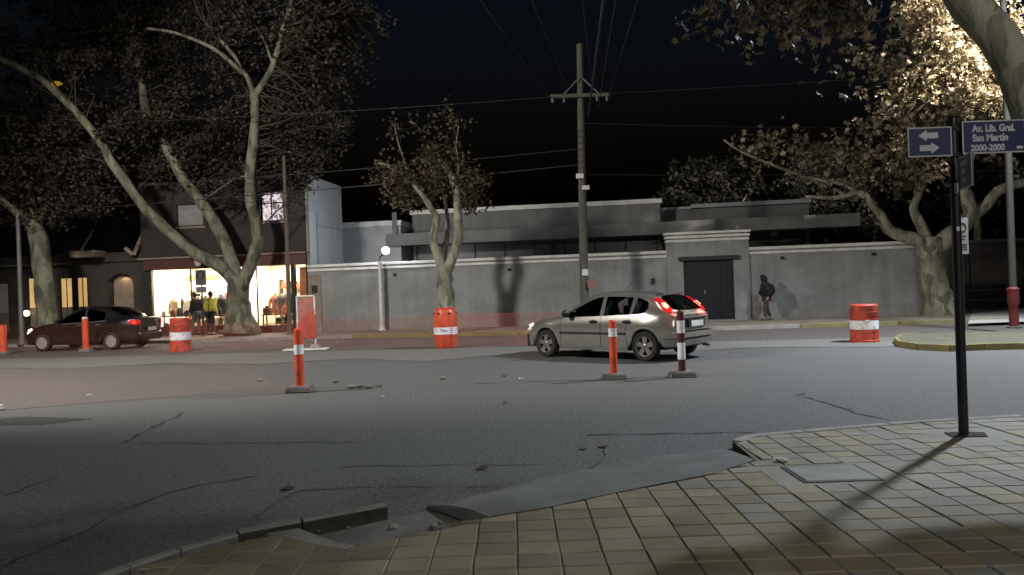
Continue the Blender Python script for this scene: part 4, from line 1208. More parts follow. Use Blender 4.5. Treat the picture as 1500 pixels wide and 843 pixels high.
# street lamps, real and added: tall columns with an arm and a flat head
def street_lamp(base, head, energy, color, label, wrap=False, cone=168, aim=None, soft=.16):
    base = Vector(base); head = Vector(head)
    t = thing('street_lamp', label, 'street lamp', base, 0)
    h = head - base
    d = Vector((h.x, h.y, 0)); dn = d.normalized()
    MB().tube([(0, 0, 0), (0, 0, h.z * .5), (0, 0, h.z - .9)], [.085, .08, .07], 12).build('column', M_COLUMN, t, smooth=True)
    MB().tube([(0, 0, h.z - .95), tuple(d * .12 + Vector((0, 0, h.z - .35))), tuple(d * .45 + Vector((0, 0, h.z + .02))), tuple(d * .85 + Vector((0, 0, h.z + .10)))], [.07, .055, .05, .04], 10).build('arm', M_STEEL, t, smooth=True)
    MB().lathe([(.17, 0), (.17, .03), (.10, .06), (.10, .3)], 12).build('base_collar', M_COLUMN, t, smooth=True)
    a = math.atan2(d.y, d.x)
    hd = MB().box((h.x, h.y, h.z + .10), (.7, .28, .10), a, top=.8).build('lamp_head', M_STEEL, t, bevel=.02)
    MB().box((h.x, h.y, h.z + .045), (.5, .2, .012), a).build('lens', M_LAMPON, hd)
    l = bpy.data.lights.new('street_lamp_light', 'SPOT')
    l.energy = energy * LAMP; l.color = color; l.spot_size = R(cone); l.spot_blend = .45; l.shadow_soft_size = soft
    o = bpy.data.objects.new('street_lamp_light', l); COL.objects.link(o); o.parent = t; o.location = (h.x, h.y, h.z - .02)
    if aim is not None:
        o.rotation_euler = (Vector(aim) - head).to_track_quat('-Z', 'Y').to_euler()
    if wrap:
        MB().lathe([(.105, .0), (.11, .3), (.105, .55), (.14, .66), (.13, .9), (.145, 1.0), (.10, 1.05)], 14).build('red_wrap', M_REDWRAP, t, smooth=True)
    return t
street_lamp((12.75, 19.3, .12), (13.0, 16.2, 11.4), 14500, (.86, .93, 1.0), 'grey street lamp column wrapped in red at its foot on the yellow kerbed island', True, 142, (9.5, 12.5, 0), .32)
street_lamp((-15.5, 10.0, 0), (-14.0, 11.0, 10.5), 11500, (1.0, .92, .84), 'grey street lamp column beside the road outside the view to the left', False, 110, (-4, 25, 0), .8)
street_lamp((19.5, 20.3, .0), (17.5, 19.5, 13.2), 62000, (1.0, .92, .78), 'tall added lamp column outside the view aimed at the leaning tree leaves', False, 42, (15.9, 25.7, 9.9))  # unseen spot added to brighten the leaning tree's upper leaves
street_lamp((7.5, -8.5, .08), (5.0, -7.5, 9.0), 3900, (1.0, .96, .87), 'added fill lamp on a grey column behind the viewpoint', False, 124, (-2.5, 8.5, 0), .3)  # unseen fill added to lift the shadows of the foreground

# ------------------------------------------------------------------ traffic island
m = MB()
isl = [ground(u, v, .14) for u, v in ((1312, 494), (1318, 499), (1345, 503), (1392, 505), (1440, 503), (1560, 500), (1700, 497), (1700, 483), (1500, 484), (1345, 487), (1320, 489))]
island = struct(m.prism([(p.x, p.y) for p in isl], -.03, .125).build('traffic_island', M_ISL, bevel=.02))
for a, b in list(zip(isl, isl[1:]))[:6] + [(isl[-2], isl[-1]), (isl[-1], isl[0])]:
    c = (a + b) / 2; d = b - a
    MB().box((c.x, c.y, .05), (d.length - .01, .09, .17), math.atan2(d.y, d.x)).build('kerb_stone', M_YKERB, island, bevel=.015)
# little sign on the island
sg = at(1413, 488, 19.3)
ps = thing('parking_sign', 'small grey parking rule sign on a thin post on the yellow kerbed island', 'sign', (sg.x, 19.3, .13), R(-4))
MB().tube([(0, 0, 0), (0, 0, 2.95)], .03, 8).build('post', M_IRON, ps, smooth=True)
pp = MB().b2(-.15, .15, -.05, -.032, 1.92, 2.84).build('panel', material('panel_grey', (.19, .19, .17), .6), ps)
MB().tube([(.09 * math.cos(k * .5236), -.056, 2.60 + .11 * math.sin(k * .5236)) for k in range(13)], .016, 5).build('ring', M_IRON, pp)
for z, w in ((2.36, .2), (2.28, .12), (2.14, .22), (2.08, .2), (2.02, .22)):
    MB().b2(-w / 2, w / 2, -.056, -.051, z, z + .03).build('print_bar', M_IRON, pp)

# roadside sign in front of the shop
rs = at(298, 490, 29.9)
rp = thing('no_parking_sign', 'dark square roadside sign with a ring emblem on a post before the shop window', 'sign', (rs.x, 29.9, FZ), ANG)
MB().tube([(0, 0, 0), (0, 0, 2.6)], .035, 8).build('post', M_IRON, rp, smooth=True)
q = MB().b2(-.22, .22, -.06, -.035, 2.02, 2.62).build('panel', material('panel_slate', (.10, .10, .11), .6), rp)
MB().tube([(.14 * math.cos(k * .5236), -.068, 2.42 + .14 * math.sin(k * .5236)) for k in range(13)], .022, 5).build('ring', M_BLACK, q)
MB().b2(-.22, .22, -.055, -.036, 1.72, 1.96).build('lower_panel', material('panel_slate2', (.16, .16, .17), .6), rp)

# ------------------------------------------------------------------ street name sign on the pavement
sp = thing('street_name_sign', 'dark post with navy street name boards and white arrows on the tiled pavement', 'sign', (4.17, 7.08, PZ - .01))
sp.scale = (.965, .965, .965)
leanx = .0
MB().tube([(0, 0, 0), (0, 0, 1.5), (leanx, 0, 3.04)], [.045, .043, .040], 14).build('post', M_BLACK, sp, smooth=True)
MB().lathe([(.042, 0), (.043, .03), (.03, .05)], 14, (leanx, 0, 3.04)).build('post_cap', M_BLACK, sp, smooth=True)
for z in (2.72, 2.98, 2.45):
    MB().lathe([(.056, -.02), (.056, .02)], 14, (0, 0, z)).build('clamp', M_BLACK, sp)
def board(x0, x1, z0, z1, rz, y=-.05, name='name_board', rim=M_SIGNG):
    e = bpy.data.objects.new(name, None)
    o = MB().b2(x0, x1, -.006, .006, z0, z1).build(name, M_NAVY, sp, loc=(0, y, 0), rz=rz)
    bpy.data.objects.remove(e)
    for a, b, c, d in ((x0, x1, z0, z0 + .013), (x0, x1, z1 - .013, z1), (x0, x0 + .013, z0 + .013, z1 - .013), (x1 - .013, x1, z0 + .013, z1 - .013)):
        MB().b2(a, b, -.011, -.0065, c, d).build('rim', rim, o)
    return o
bl = board(-.475, -.05, 2.70, 2.985, 0)
for sgn, zc in ((-1, 2.905), (1, 2.785)):
    xc = -.27
    pts = [(-.10, .0), (-.02, .055), (-.02, .028), (.09, .028), (.09, -.028), (-.02, -.028), (-.02, -.055)]
    i = MB()
    i.v = [(xc - sgn * -x if sgn < 0 else xc - x, -.009, zc + z) for x, z in pts]
    i.v = [(xc + (x if sgn < 0 else -x), -.009, zc + z) for x, z in pts]
    i.f = [(1, 0, 6), (2, 3, 4, 5)]
    i.build('arrow', M_SIGNW, bl)
br = board(.05, .66, 2.715, 3.03, 0)
rot = (R(90), 0, 0)
text('Av. Lib. Gral.', .092, br, M_SIGNW, (.15, -.009, 2.925), rot, bold=.004, sx=.84)
text('San Martín', .092, br, M_SIGNW, (.15, -.009, 2.835), rot, bold=.004, sx=.86)
text('2000-2000', .082, br, M_SIGNW, (.13, -.009, 2.742), rot, bold=.003, sx=.92)
MB().b2(.57, .63, -.009, -.0065, 2.75, 2.775).build('small_mark', M_SIGNW, br)
bq = board(.05, .50, 2.36, 2.665, R(-107), y=-.05)
for z, a, b in ((2.575, .15, .36), (2.50, .15, .30), (2.42, .18, .32)):
    for k in range(3):
        w = (b - a) / 3
        MB().b2(a + w * k, a + w * (k + .8), -.009, -.0065, z, z + .045).build('faded_letter', M_SIGNW, bq)
MB().b2(-.035, -.005, -.058, -.046, 2.34, 2.44).build('sticker', M_SIGNW, sp)
MB().b2(-.03, .0, -.053, -.044, 1.98, 2.02).build('sticker', M_SIGNW, sp)

# ------------------------------------------------------------------ barrels, delineators, nets
def barrel(p, h, r, style, label):
    t = thing('traffic_barrel', label, 'barrel', p, rnd.uniform(0, 1))
    if style == 'round':
        prof = [(r * .80, 0), (r * .86, .03), (r * .96, h * .2), (r * 1.0, h * .42), (r * 1.0, h * .62), (r * .97, h * .78), (r * .90, h * .9), (r * .80, h * .965), (r * .84, h * .97), (r * .84, h), (r * .74, h), (r * .72, h * .95), (0.02, h * .94)]
        bz0, bz1 = .34 * h, .52 * h
    else:
        prof = [(r * 1.04, 0), (r * 1.04, .05), (r * .99, .06), (r * .98, h * .3), (r * .95, h * .31), (r * .95, h * .60), (r * .97, h * .61), (r * .96, h * .94), (r * .98, h * .97), (r * .9, h), (.02, h)]
        bz0, bz1 = .34 * h, .58 * h
    b = MB().lathe(prof, 28).build('drum', M_ORANGE if style == 'round' else M_ORANGED, t, smooth=True)
    rb = r * (1.008 if style == 'round' else .965)
    MB().lathe([(rb, bz0), (rb + .006, bz0 + .005), (rb + .006, bz1 - .005), (rb, bz1)], 28, cap=False).build('reflective_band', M_BAND, t, smooth=True)
    if style == 'round':
        for k in range(6):
            a = k * 1.047 - .2
            MB().ball((r * .925 * math.cos(a), r * .925 * math.sin(a), h * .86), (.045, .045, .03), 8, 5).build('vent_hole', M_BLACK, b)
        for k in range(2):
            a = -1.95 + rnd.uniform(0, .1) - t.rotation_euler.z
            MB().tube([((rb + .008) * math.cos(a + q * .09), (rb + .008) * math.sin(a + q * .09), h * .43 + k * .03) for q in range(7)], .008, 4).build('blue_mark', M_BLUEM, t)
    else:
        for z in (h * .3, h * .61, h * .8):
            MB().lathe([(r * 1.0, z - .012), (r * 1.015, z), (r * 1.0, z + .012)], 28, cap=False).build('rib', M_ORANGED, t, smooth=True)
    return t
barrel((-10.2, 23.2, .004), 1.02, .31, 'drum', 'straight orange drum with a white band beside the dark sedan')
barrel((-1.86, 20.85, .008), 1.10, .325, 'round', 'round bulging orange barrel with white band before the slim tree')
barrel((8.42, 18.2, .004), .90, .325, 'drum', 'straight orange drum with a white band near the yellow kerbed island')

def delineator(p, h, r, label, base=True, bands=None, colr=None, dome=False, tilt=0.0):
    t = thing('delineator_post', label, 'bollard', p, rnd.uniform(-.15, .15), )
    if base:
        MB().box((0, 0, .045), (.44, .28, .09), top=.9).build('base', M_CONCD, t, bevel=.015)
        MB().box((0, 0, .098), (.34, .2, .016)).build('base_plate', M_CONC, t, bevel=.004)
    z0 = .10 if base else 0
    tp = MB().tube([(0, 0, z0), (tilt * .5, 0, h * .5), (tilt, 0, h)], [r, r * .97, r * .94], 14)
    tube = tp.build('post', colr or M_ORANGE, t, smooth=True)
    for za, zb, mt in bands or []:
        xa, xb = tilt * za / h, tilt * zb / h
        MB().tube([(xa, 0, za), (xb, 0, zb)], r * 1.05, 14, cap=False).build('band', mt, t, smooth=True)
    MB().lathe([(r * .95, 0), (r * .95, .02), (r * .6, .045), (.01, .05)], 12, (tilt, 0, h)).build('cap', M_BAND if dome else (colr or M_ORANGE), t, smooth=True)
    return t
delineator((-3.54, 12.46, 0.006), 1.0, .075, 'orange tube post with a white band standing between loose stones and the barrier stand', bands=[(.62, .78, M_BAND)])
delineator((1.66, 12.72, 0.0), .95, .068, 'thinner orange tube post with a white collar in front of the silver hatchback', bands=[(.72, .86, M_BAND)])
delineator((2.80, 12.70, 0.0), 1.08, .062, 'dark red and white banded post on a block behind the silver hatchback', colr=M_DRED, bands=[(.30, .58, M_BAND), (.74, .95, M_BAND)])
delineator((-13.75, 24.35, .004), 1.08, .10, 'orange post with a white domed cap in front of the dark sedan', dome=True)
delineator((-16.6, 24.6, .004), .92, .14, 'stout orange post ahead of the dark sedan')

# barrier stand with an orange sheet
bs = thing('barrier_stand', 'white framed barrier stand draped with an orange red sheet', 'barrier', (-5.95, 21.9, .008), R(4))
MB().tube([(.22, 0, .0), (.22, 0, 1.55)], .028, 8).build('upright', M_WHITE, bs, smooth=True)
MB().tube([(-.28, 0, .35), (-.28, 0, 1.55)], .022, 8).build('upright', M_WHITE, bs, smooth=True)
MB().tube([(-.28, 0, 1.55), (.22, 0, 1.55)], .022, 8).build('top_bar', M_WHITE, bs, smooth=True)
MB().box((-.05, 0, .02), (1.25, .5, .035)).build('base_board', M_WHITE, bs, bevel=.008)
MB().box((.2, 0, .10), (.32, .26, .12), top=.6).build('ballast', M_CONC, bs, bevel=.03)
m = MB()
nx, nz = 12, 14
for j in range(nz + 1):
    for i in range(nx + 1):
        f, g = i / nx, j / nz
        xl = -.27 + .42 * max(0, .45 - g)
        x = xl + (.26 - xl) * f
        zb, zt = .45 if True else 0, 1.2 - .45 * (1 - f) ** 1.5
        m.v.append((x, -.04 - .03 * math.sin(f * 9 + g * 2), .32 + (zt - .32) * g))
for j in range(nz):
    for i in range(nx):
        q = j * (nx + 1) + i
        m.f.append((q, q + 1, q + nx + 2, q + nx + 1))
sh = m.build('orange_sheet', material('faded_red_sheet', (.50, .085, .065), .75), bs, smooth='all')
MB().b2(-.26, .20, .0, .006, .42, 1.53).build('mesh_panel', material('pale_panel', (.42, .16, .13), .8, col2=(.30, .13, .11), scale=6), bs)
md = sh.modifiers.new('s', 'SOLIDIFY'); md.thickness = .004
mesh_of(sh)

def net(pts, h0, h1, label, cell=.055, w=.005, dens=None):
    """strung plastic safety mesh: every strand is a thin flat ribbon"""
    pts = [Vector(p) for p in pts]
    seg = [(b - a).length for a, b in zip(pts, pts[1:])]
    tot = sum(seg)
    def pos(d):
        for k, L in enumerate(seg):
            if d <= L or k == len(seg) - 1:
                return pts[k].lerp(pts[k + 1], d / L), d / L
            d -= L
    g = random.Random(int(tot * 100))
    m = MB()
    def P(d, f):
        p, q = pos(d)
        sag = 4 * q * (1 - q)
        hh = h1 - sag * .10
        zz = h0 + (hh - h0) * f
        off = .04 * math.sin(d * 2.1 + f * 2) + .03 * math.sin(d * 5.3)
        return Vector((p.x, p.y + off, p.z + zz))
    n = int(tot / cell)
    for k in range(n + 1):
        d = min(tot, k * cell)
        a = [P(d, f / 4) for f in range(5)]
        for p0, p1 in zip(a, a[1:]):
            m.poly([p0 - Vector((w / 2, 0, 0)), p0 + Vector((w / 2, 0, 0)), p1 + Vector((w / 2, 0, 0)), p1 - Vector((w / 2, 0, 0))])
    nr = int((h1 - h0) / cell)
    step = .3
    for r in range(nr + 1):
        ww = w * (1.5 if r in (0, nr) else 1)
        k = 0.0
        while k < tot - 1e-6:
            k2 = min(tot, k + step)
            p0, p1 = P(k, r / nr), P(k2, r / nr)
            z = Vector((0, 0, ww / 2))
            m.poly([p0 - z, p1 - z, p1 + z, p0 + z])
            k = k2
    o = m.build('safety_net', M_NET, loc=(0, 0, 0))
    tag(o, label, 'net')
    return o
net([(-21, 25.6, .0), (-16.6, 24.45, 0), (-13.75, 24.2, 0), (-10.2, 22.85, 0)], .06, .98, 'orange plastic safety net strung from post to drum in front of the dark sedan', w=.0010)
net([(-10.2, 22.85, 0), (-5.7, 21.8, 0), (-1.86, 20.5, 0)], .06, .92, 'orange plastic safety net strung between the drum, the barrier stand and the round barrel', w=.0028)
net([(-1.86, 20.5, 0), (3.2, 19.95, 0), (4.8, 19.8, 0)], .06, 1.0, 'orange plastic safety net strung behind the silver hatchback', w=.0055)
net([(-9.5, 11.0, 0), (-3.54, 12.38, 0)], .03, .66, 'sagging orange net strung from the left to the near orange tube post', cell=.035, w=.0012)

# loose stones and litter
sr = random.Random(9)
for k, (u, v, r_) in enumerate(((382, 559, .055), (492, 561, .05), (515, 569, .06), (527, 568, .05), (541, 569, .055), (556, 567, .045), (648, 556, .05), (738, 552, .035))):
    p = ground(u, v)
    m = MB().ball((0, 0, r_ * .4), (r_ * sr.uniform(.9, 1.4), r_, r_ * .6), 7, 5)
    m.v = [(x * sr.uniform(.85, 1.15), y * sr.uniform(.85, 1.15), z) for x, y, z in m.v]
    tag(m.build('loose_stone', M_CONCD if k % 2 else M_STONE, loc=(p.x, p.y, .004)), 'small loose stone lying on the road beside the orange tube post', 'stone', 'loose stones on the road')
def litter(u, v, z, sx, sy, label):
    p = ground(u, v, z)
    m = MB()
    for j in range(5):
        for i in range(5):
            m.v.append((sx * (i / 4 - .5) * sr.uniform(.8, 1.1), sy * (j / 4 - .5) * sr.uniform(.8, 1.1), sr.uniform(.004, .035)))
    for j in range(4):
        for i in range(4):
            q = j * 5 + i
            m.f.append((q, q + 1, q + 6, q + 5))
    o = m.build('litter_paper', M_WHITE, loc=(p.x, p.y, z), rz=sr.uniform(0, 3))
    tag(o, label, 'litter')
litter(1144, 676, PZ + .003, .12, .08, 'crumpled white paper scrap beside the utility cover')
litter(763, 556, .004, .10, .08, 'pale paper scrap on the road near the thin orange post')
litter(433, 573, .01, .05, .05, 'tiny pale scrap at the foot of the orange tube post')
litter(130, 580, .006, .09, .06, 'pale scrap on the brown road patch')
litter(560, 583, .004, .06, .05, 'white speck of litter on the dark road below the stones')
wm = ground(0, 602)
tag(MB().box((-.25, 0, .05), (.5, .12, .08), .2).build('kerb_block', M_WHITE, loc=(wm.x, wm.y, 0), bevel=.01), 'white block lying at the end of the dark road patch', 'block')
lr = random.Random(31)
lm = []
for k in range(11):
    x = lr.uniform(-2, 6); y = edge_y(x) + lr.uniform(.12, .5) if lr.random() < .5 else lr.uniform(9, 19)
    if x < 2.1 and y < 8: y += 1.4
    lm.append((x, y))
for x, y in lm:
    s = lr.uniform(.04, .07)
    m = MB()
    m.v = [(-s, 0, .006), (0, s * .8, .02), (s, 0, .008), (0, -s * .8, .015)]
    m.f = [(0, 1, 2), (0, 2, 3)]
    tag(m.build('fallen_leaf', M_LEAFM, loc=(x, y, .004), rz=lr.uniform(0, 6)), 'dry fallen plane leaf lying on the asphalt', 'leaf', 'fallen leaves on the road')

# ------------------------------------------------------------------ cars
def interp(tab, x):
    if x >= tab[0][0]: return tab[0][1]
    for (a, va), (b, vb) in zip(tab, tab[1:]):
        if a >= x >= b:
            return va + (vb - va) * (a - x) / (a - b)
    return tab[-1][1]

def make_car(spec, name, label, cat_, loc, rz, paint, glass, lit):
    car = thing(name, label, cat_, loc, rz)
    xf, xr, Rw, Ra = spec['xf'], spec['xr'], spec['Rw'], spec['Ra']
    ST = []
    tags = spec['stations']
    for (xl, up) in tags:
        arch = None
        for xc in (xf, xr):
            d = abs(xl - xc)
            if d < Ra - .001:
                arch = Rw + math.sqrt(Ra * Ra - d * d)
        hw = interp(spec['hw'], xl)
        z1 = interp(spec['sill'], xl)
        zb = interp(spec['belt'], xl)
        if arch: z1 = max(z1, arch)
        z2 = max(interp(spec['low'], xl), z1 + .05)
        z3 = max(interp(spec['mid'], xl), z2 + .05)
        row = [(xl, hw - .10, z1), (xl, hw - (.0 if arch else .025), z1), (xl, hw + (.012 if arch else 0), z2), (xl, hw, z3), (xl, hw - .045, zb)]
        row += [tuple(p) for p in up]           # r5, r6, r7, r8
        ST.append(row)
    nS, nR = len(ST), 9
    bm = bmesh.new()
    cr = bm.edges.layers.float.new('crease_edge')
    VL = [[bm.verts.new(p) for p in row] for row in ST]
    VR = [[(VL[i][j] if j == nR - 1 else bm.verts.new((p[0], -p[1], p[2]))) for j, p in enumerate(row)] for i, row in enumerate(ST)]
    for V, flip in ((VL, False), (VR, True)):
        for i in range(nS - 1):
            for j in range(nR - 1):
                q = [V[i][j], V[i + 1][j], V[i + 1][j + 1], V[i][j + 1]]
                f = bm.faces.new(q[::-1] if flip else q)
                f.smooth = True
                if j == 4:
                    for a, b, mi in spec['side_glass']:
                        if a <= i < b: f.material_index = mi
                if j == 7:
                    for a, b, mi in spec['end_glass']:
                        if a <= i < b: f.material_index = mi
    for i in (0, nS - 1):
        for j in range(nR - 1):
            q = [VL[i][j], VL[i][j + 1], VR[i][j + 1], VR[i][j]]
            q = [v for k, v in enumerate(q) if v not in q[:k]]
            f = bm.faces.new(q); f.smooth = True
    bmesh.ops.recalc_face_normals(bm, faces=bm.faces)
    for e in bm.edges:
        ms = {f.material_index for f in e.link_faces}
        if len(ms) > 1: e[cr] = .85
        if e.is_boundary: e[cr] = 1
    for i in range(nS - 1):
        for V in (VL, VR):
            e = bm.edges.get((V[i][1], V[i + 1][1]))
            if e: e[cr] = .75
            e = bm.edges.get((V[i][3], V[i + 1][3]))
            if e: e[cr] = .35
    for i in (0, nS - 1):
        for V in (VL, VR):
            for j in range(nR - 1):
                e = bm.edges.get((V[i][j], V[i][j + 1]))
                if e: e[cr] = .35
    me = bpy.data.meshes.new('body')
    bm.to_mesh(me); bm.free()
    o = bpy.data.objects.new('tmp', me)
    COL.objects.link(o)
    md = o.modifiers.new('s', 'SUBSURF'); md.levels = 2; md.render_levels = 2
    for _ in range(4): me.materials.append(None)
    mesh_of(o)
    src = o.data
    bm0 = bmesh.new(); bm0.from_mesh(src)
    bpy.data.objects.remove(o)
    def split(idx, nm, mat, sides=False):
        b = bm0.copy()
        bmesh.ops.delete(b, geom=[f for f in b.faces if f.material_index != idx], context='FACES')
        if not b.faces: b.free(); return
        groups = []
        if sides:
            left = set(b.faces)
            while left:
                st = [left.pop()]; isl = [st[0]]
                while st:
                    f = st.pop()
                    for e in f.edges:
                        for g in e.link_faces:
                            if g in left: left.discard(g); st.append(g); isl.append(g)
                groups.append(isl)
        else:
            groups = [list(b.faces)]
        for gi in groups:
            vid, vs, fs = {}, [], []
            for f in gi:
                q = []
                for v in f.verts:
                    if v not in vid: vid[v] = len(vs); vs.append(tuple(v.co))
                    q.append(vid[v])
                fs.append(q)
            me = bpy.data.meshes.new(nm); me.from_pydata(vs, [], fs)
            for p in me.polygons: p.use_smooth = True
            me.materials.append(mat)
            ob = bpy.data.objects.new(nm, me); COL.objects.link(ob); ob.parent = car
        b.free()
    split(0, 'body', paint)
    split(1, 'side_window', glass, True)
    split(2, 'windscreen', glass, True)
    split(3, 'door_pillar', M_TRIM, True)
    bm0.free()
    # underbody and wheel wells
    L0, L1 = tags[0][0] - .12, tags[-1][0] + .12
    hwm = spec['hwmax']
    MB().b2(xr + Ra + .02, xf - Ra - .02, -hwm + .08, hwm - .08, .2, .42).build('underbody', M_TRIM, car)
    MB().b2(L1, xr - Ra - .02, -hwm + .14, hwm - .14, .26, .5).build('underbody', M_TRIM, car)
    MB().b2(xf + Ra + .02, L0, -hwm + .16, hwm - .16, .22, .5).build('underbody', M_TRIM, car)
    MB().b2(xr - Ra, xr + Ra, -hwm + .28, hwm - .28, .22, .62).build('axle_tunnel', M_TRIM, car)
    MB().b2(xf - Ra, xf + Ra, -hwm + .28, hwm - .28, .22, .62).build('axle_tunnel', M_TRIM, car)
    for xc in (xf, xr):
        for sy in (-1, 1):
            pts = [(xc + (Ra + .012) * math.cos(math.pi * k / 12), Rw + (Ra + .012) * math.sin(math.pi * k / 12)) for k in range(13)]
            m = MB()
            for k, (x, z) in enumerate(pts):
                m.v += [(x, sy * (hwm - .03), z), (x, sy * (hwm - .30), z)]
            m.f = [(2 * k, 2 * k + 1, 2 * k + 3, 2 * k + 2) for k in range(12)]
            m.build('wheel_arch_liner', M_TRIM, car)
    # wheels
    rt = spec['Rw']
    for xc, xn in ((xf, 0), (xr, 1)):
        for sy in (-1, 1):
            y = sy * (hwm - .10)
            w = MB().lathe([(rt * .66, -.085), (rt * .90, -.095), (rt * .98, -.075), (rt, -.04), (rt, .04), (rt * .98, .075), (rt * .90, .095), (rt * .66, .085)], 28, axis='y', cap=False).build('wheel', M_TYRE, car, smooth=True, loc=(xc, y, rt))
            rm = MB().lathe([(rt * .67, .09 * sy), (rt * .63, .088 * sy), (rt * .60, .045 * sy), (rt * .60, -.07 * sy)], 28, axis='y', cap=False)
            rm.lathe([(rt * .16, .0), (rt * .16, .075 * sy), (rt * .10, .082 * sy), (.004, .082 * sy)], 14, axis='y')
            ns = spec['spokes']
            for k in range(ns):
                a = 2 * math.pi * k / ns + .3
                ca, sa = math.cos(a), math.sin(a)
                wdt = spec['spokew'] * rt
                p = []
                for rr, ww, yy in ((rt * .12, wdt * .9, .076), (rt * .63, wdt * 1.25, .070)):
                    for s2 in (-1, 1):
                        p.append((rr * ca - s2 * ww / 2 * sa, yy * sy, rr * sa + s2 * ww / 2 * ca))
                i = len(rm.v)
                rm.v += p + [(q[0], q[1] - .03 * sy, q[2]) for q in p]
                rm.f += [(i, i + 1, i + 3, i + 2), (i + 4, i + 6, i + 7, i + 5), (i, i + 2, i + 6, i + 4), (i + 1, i + 5, i + 7, i + 3)]
            rim = rm.build('rim', spec['rim'], w)
            MB().lathe([(rt * .62, -.02 * sy), (.01, -.02 * sy)], 20, axis='y', cap=False).build('brake_shadow_disc', M_TRIM, w)
    # seats and occupants
    if spec.get('seats'):
        for x in spec['seats']:
            for sy in (-1, 1):
                s = MB().box((x, sy * .36, .80), (.16, .46, .62), top=.86).build('seat', M_DCLOTH, car, bevel=.04)
                MB().box((x - .05, sy * .36, 1.20), (.10, .25, .18), top=.9).build('headrest', M_DCLOTH, s, bevel=.03)
        MB().box((.0, 0, .45), (2.4, 1.3, .1)).build('cabin_floor', M_TRIM, car)
        MB().box((spec['seats'][0] + .95, 0, .80), (.3, 1.25, .24)).build('dashboard', M_TRIM, car, bevel=.05)
        MB().tube([(spec['seats'][0] + .62 + .05 * math.sin(k * .5236), .36 + .18 * math.cos(k * .5236), .92 + .17 * math.sin(k * .5236)) for k in range(13)], .014, 5).build('steering_wheel', M_TRIM, car)
    return car, VL

def side_y(spec, x, z):
    hw = interp(spec['hw'], x)
    zm, zb = interp(spec['mid'], x), interp(spec['belt'], x)
    if z > zm: return hw - .045 * min(1, (z - zm) / max(.01, zb - zm))
    return hw
def up_rows(r5, r6, r7, r8):
    return (r5, r6, r7, r8)

# silver hatchback
xf, xr, Ra = 1.235, -1.38, .365
arx = lambda xc: [xc + Ra, xc + .285, xc + .15, xc, xc - .15, xc - .285, xc - Ra]
F, B = arx(xf), arx(xr)
H = [
 (2.03, [(2.00, .46, .66), (1.99, .42, .67), (1.98, .33, .68), (1.985, 0, .69)]),
 (1.88, [(1.84, .63, .735), (1.83, .58, .75), (1.84, .45, .765), (1.86, 0, .785)]),
 (F[0], [(1.56, .71, .79), (1.56, .64, .81), (1.57, .48, .83), (1.59, 0, .85)]),
 (F[1], [(1.48, .72, .81), (1.48, .65, .83), (1.49, .49, .85), (1.51, 0, .87)]),
 (F[2], [(1.35, .735, .835), (1.35, .665, .855), (1.36, .50, .875), (1.38, 0, .895)]),
 (F[3], [(1.22, .745, .855), (1.22, .675, .875), (1.24, .51, .895), (1.27, 0, .915)]),
 (F[4], [(1.08, .755, .872), (1.09, .685, .89), (1.12, .53, .91), (1.18, 0, .93)]),
 (F[5], [(.95, .76, .885), (.97, .69, .90), (1.01, .56, .922), (1.12, 0, .945)]),
 (F[6], [(.87, .762, .893), (.89, .695, .908), (.94, .60, .93), (1.07, 0, .955)]),
 (.76, [(.74, .76, .915), (.77, .705, .925), (.82, .645, .945), (1.0, 0, .97)]),
 (.52, [(.46, .715, 1.055), (.48, .675, 1.09), (.54, .615, 1.105), (.70, 0, 1.145)]),
 (.28, [(.16, .665, 1.215), (.18, .63, 1.26), (.24, .57, 1.285), (.38, 0, 1.325)]),
 (.05, [(-.10, .625, 1.315), (-.09, .59, 1.37), (-.05, .53, 1.40), (.05, 0, 1.43)]),
 (-.26, [(-.28, .622, 1.335), (-.28, .585, 1.39), (-.28, .52, 1.425), (-.25, 0, 1.455)]),
 (-.36, [(-.36, .622, 1.338), (-.36, .585, 1.393), (-.36, .52, 1.428), (-.36, 0, 1.458)]),
 (-.80, [(-.78, .622, 1.33), (-.78, .585, 1.388), (-.78, .52, 1.425), (-.78, 0, 1.455)]),
 (B[0], [(-1.04, .62, 1.312), (-1.04, .58, 1.372), (-1.04, .52, 1.402), (-1.04, 0, 1.432)]),
 (B[1], [(-1.13, .622, 1.302), (-1.14, .578, 1.362), (-1.14, .52, 1.392), (-1.14, 0, 1.422)]),
 (B[2], [(-1.32, .632, 1.255), (-1.36, .585, 1.328), (-1.38, .52, 1.358), (-1.40, 0, 1.388)]),
 (B[3], [(-1.48, .655, 1.165), (-1.54, .61, 1.265), (-1.55, .52, 1.31), (-1.58, 0, 1.342)]),
 (B[4], [(-1.58, .68, 1.08), (-1.66, .64, 1.17), (-1.72, .545, 1.20), (-1.77, 0, 1.228)]),
 (B[5], [(-1.69, .70, 1.02), (-1.76, .67, 1.07), (-1.86, .58, 1.095), (-1.925, 0, 1.12)]),
 (B[6], [(-1.78, .71, .985), (-1.84, .69, 1.0), (-1.95, .60, 1.01), (-2.03, 0, 1.02)]),
 (-1.92, [(-1.94, .70, .95), (-1.97, .68, .96), (-2.01, .60, .965), (-2.065, 0, .97)]),
 (-2.07, [(-2.055, .66, .87), (-2.06, .62, .90), (-2.07, .52, .915), (-2.095, 0, .925)]),
]
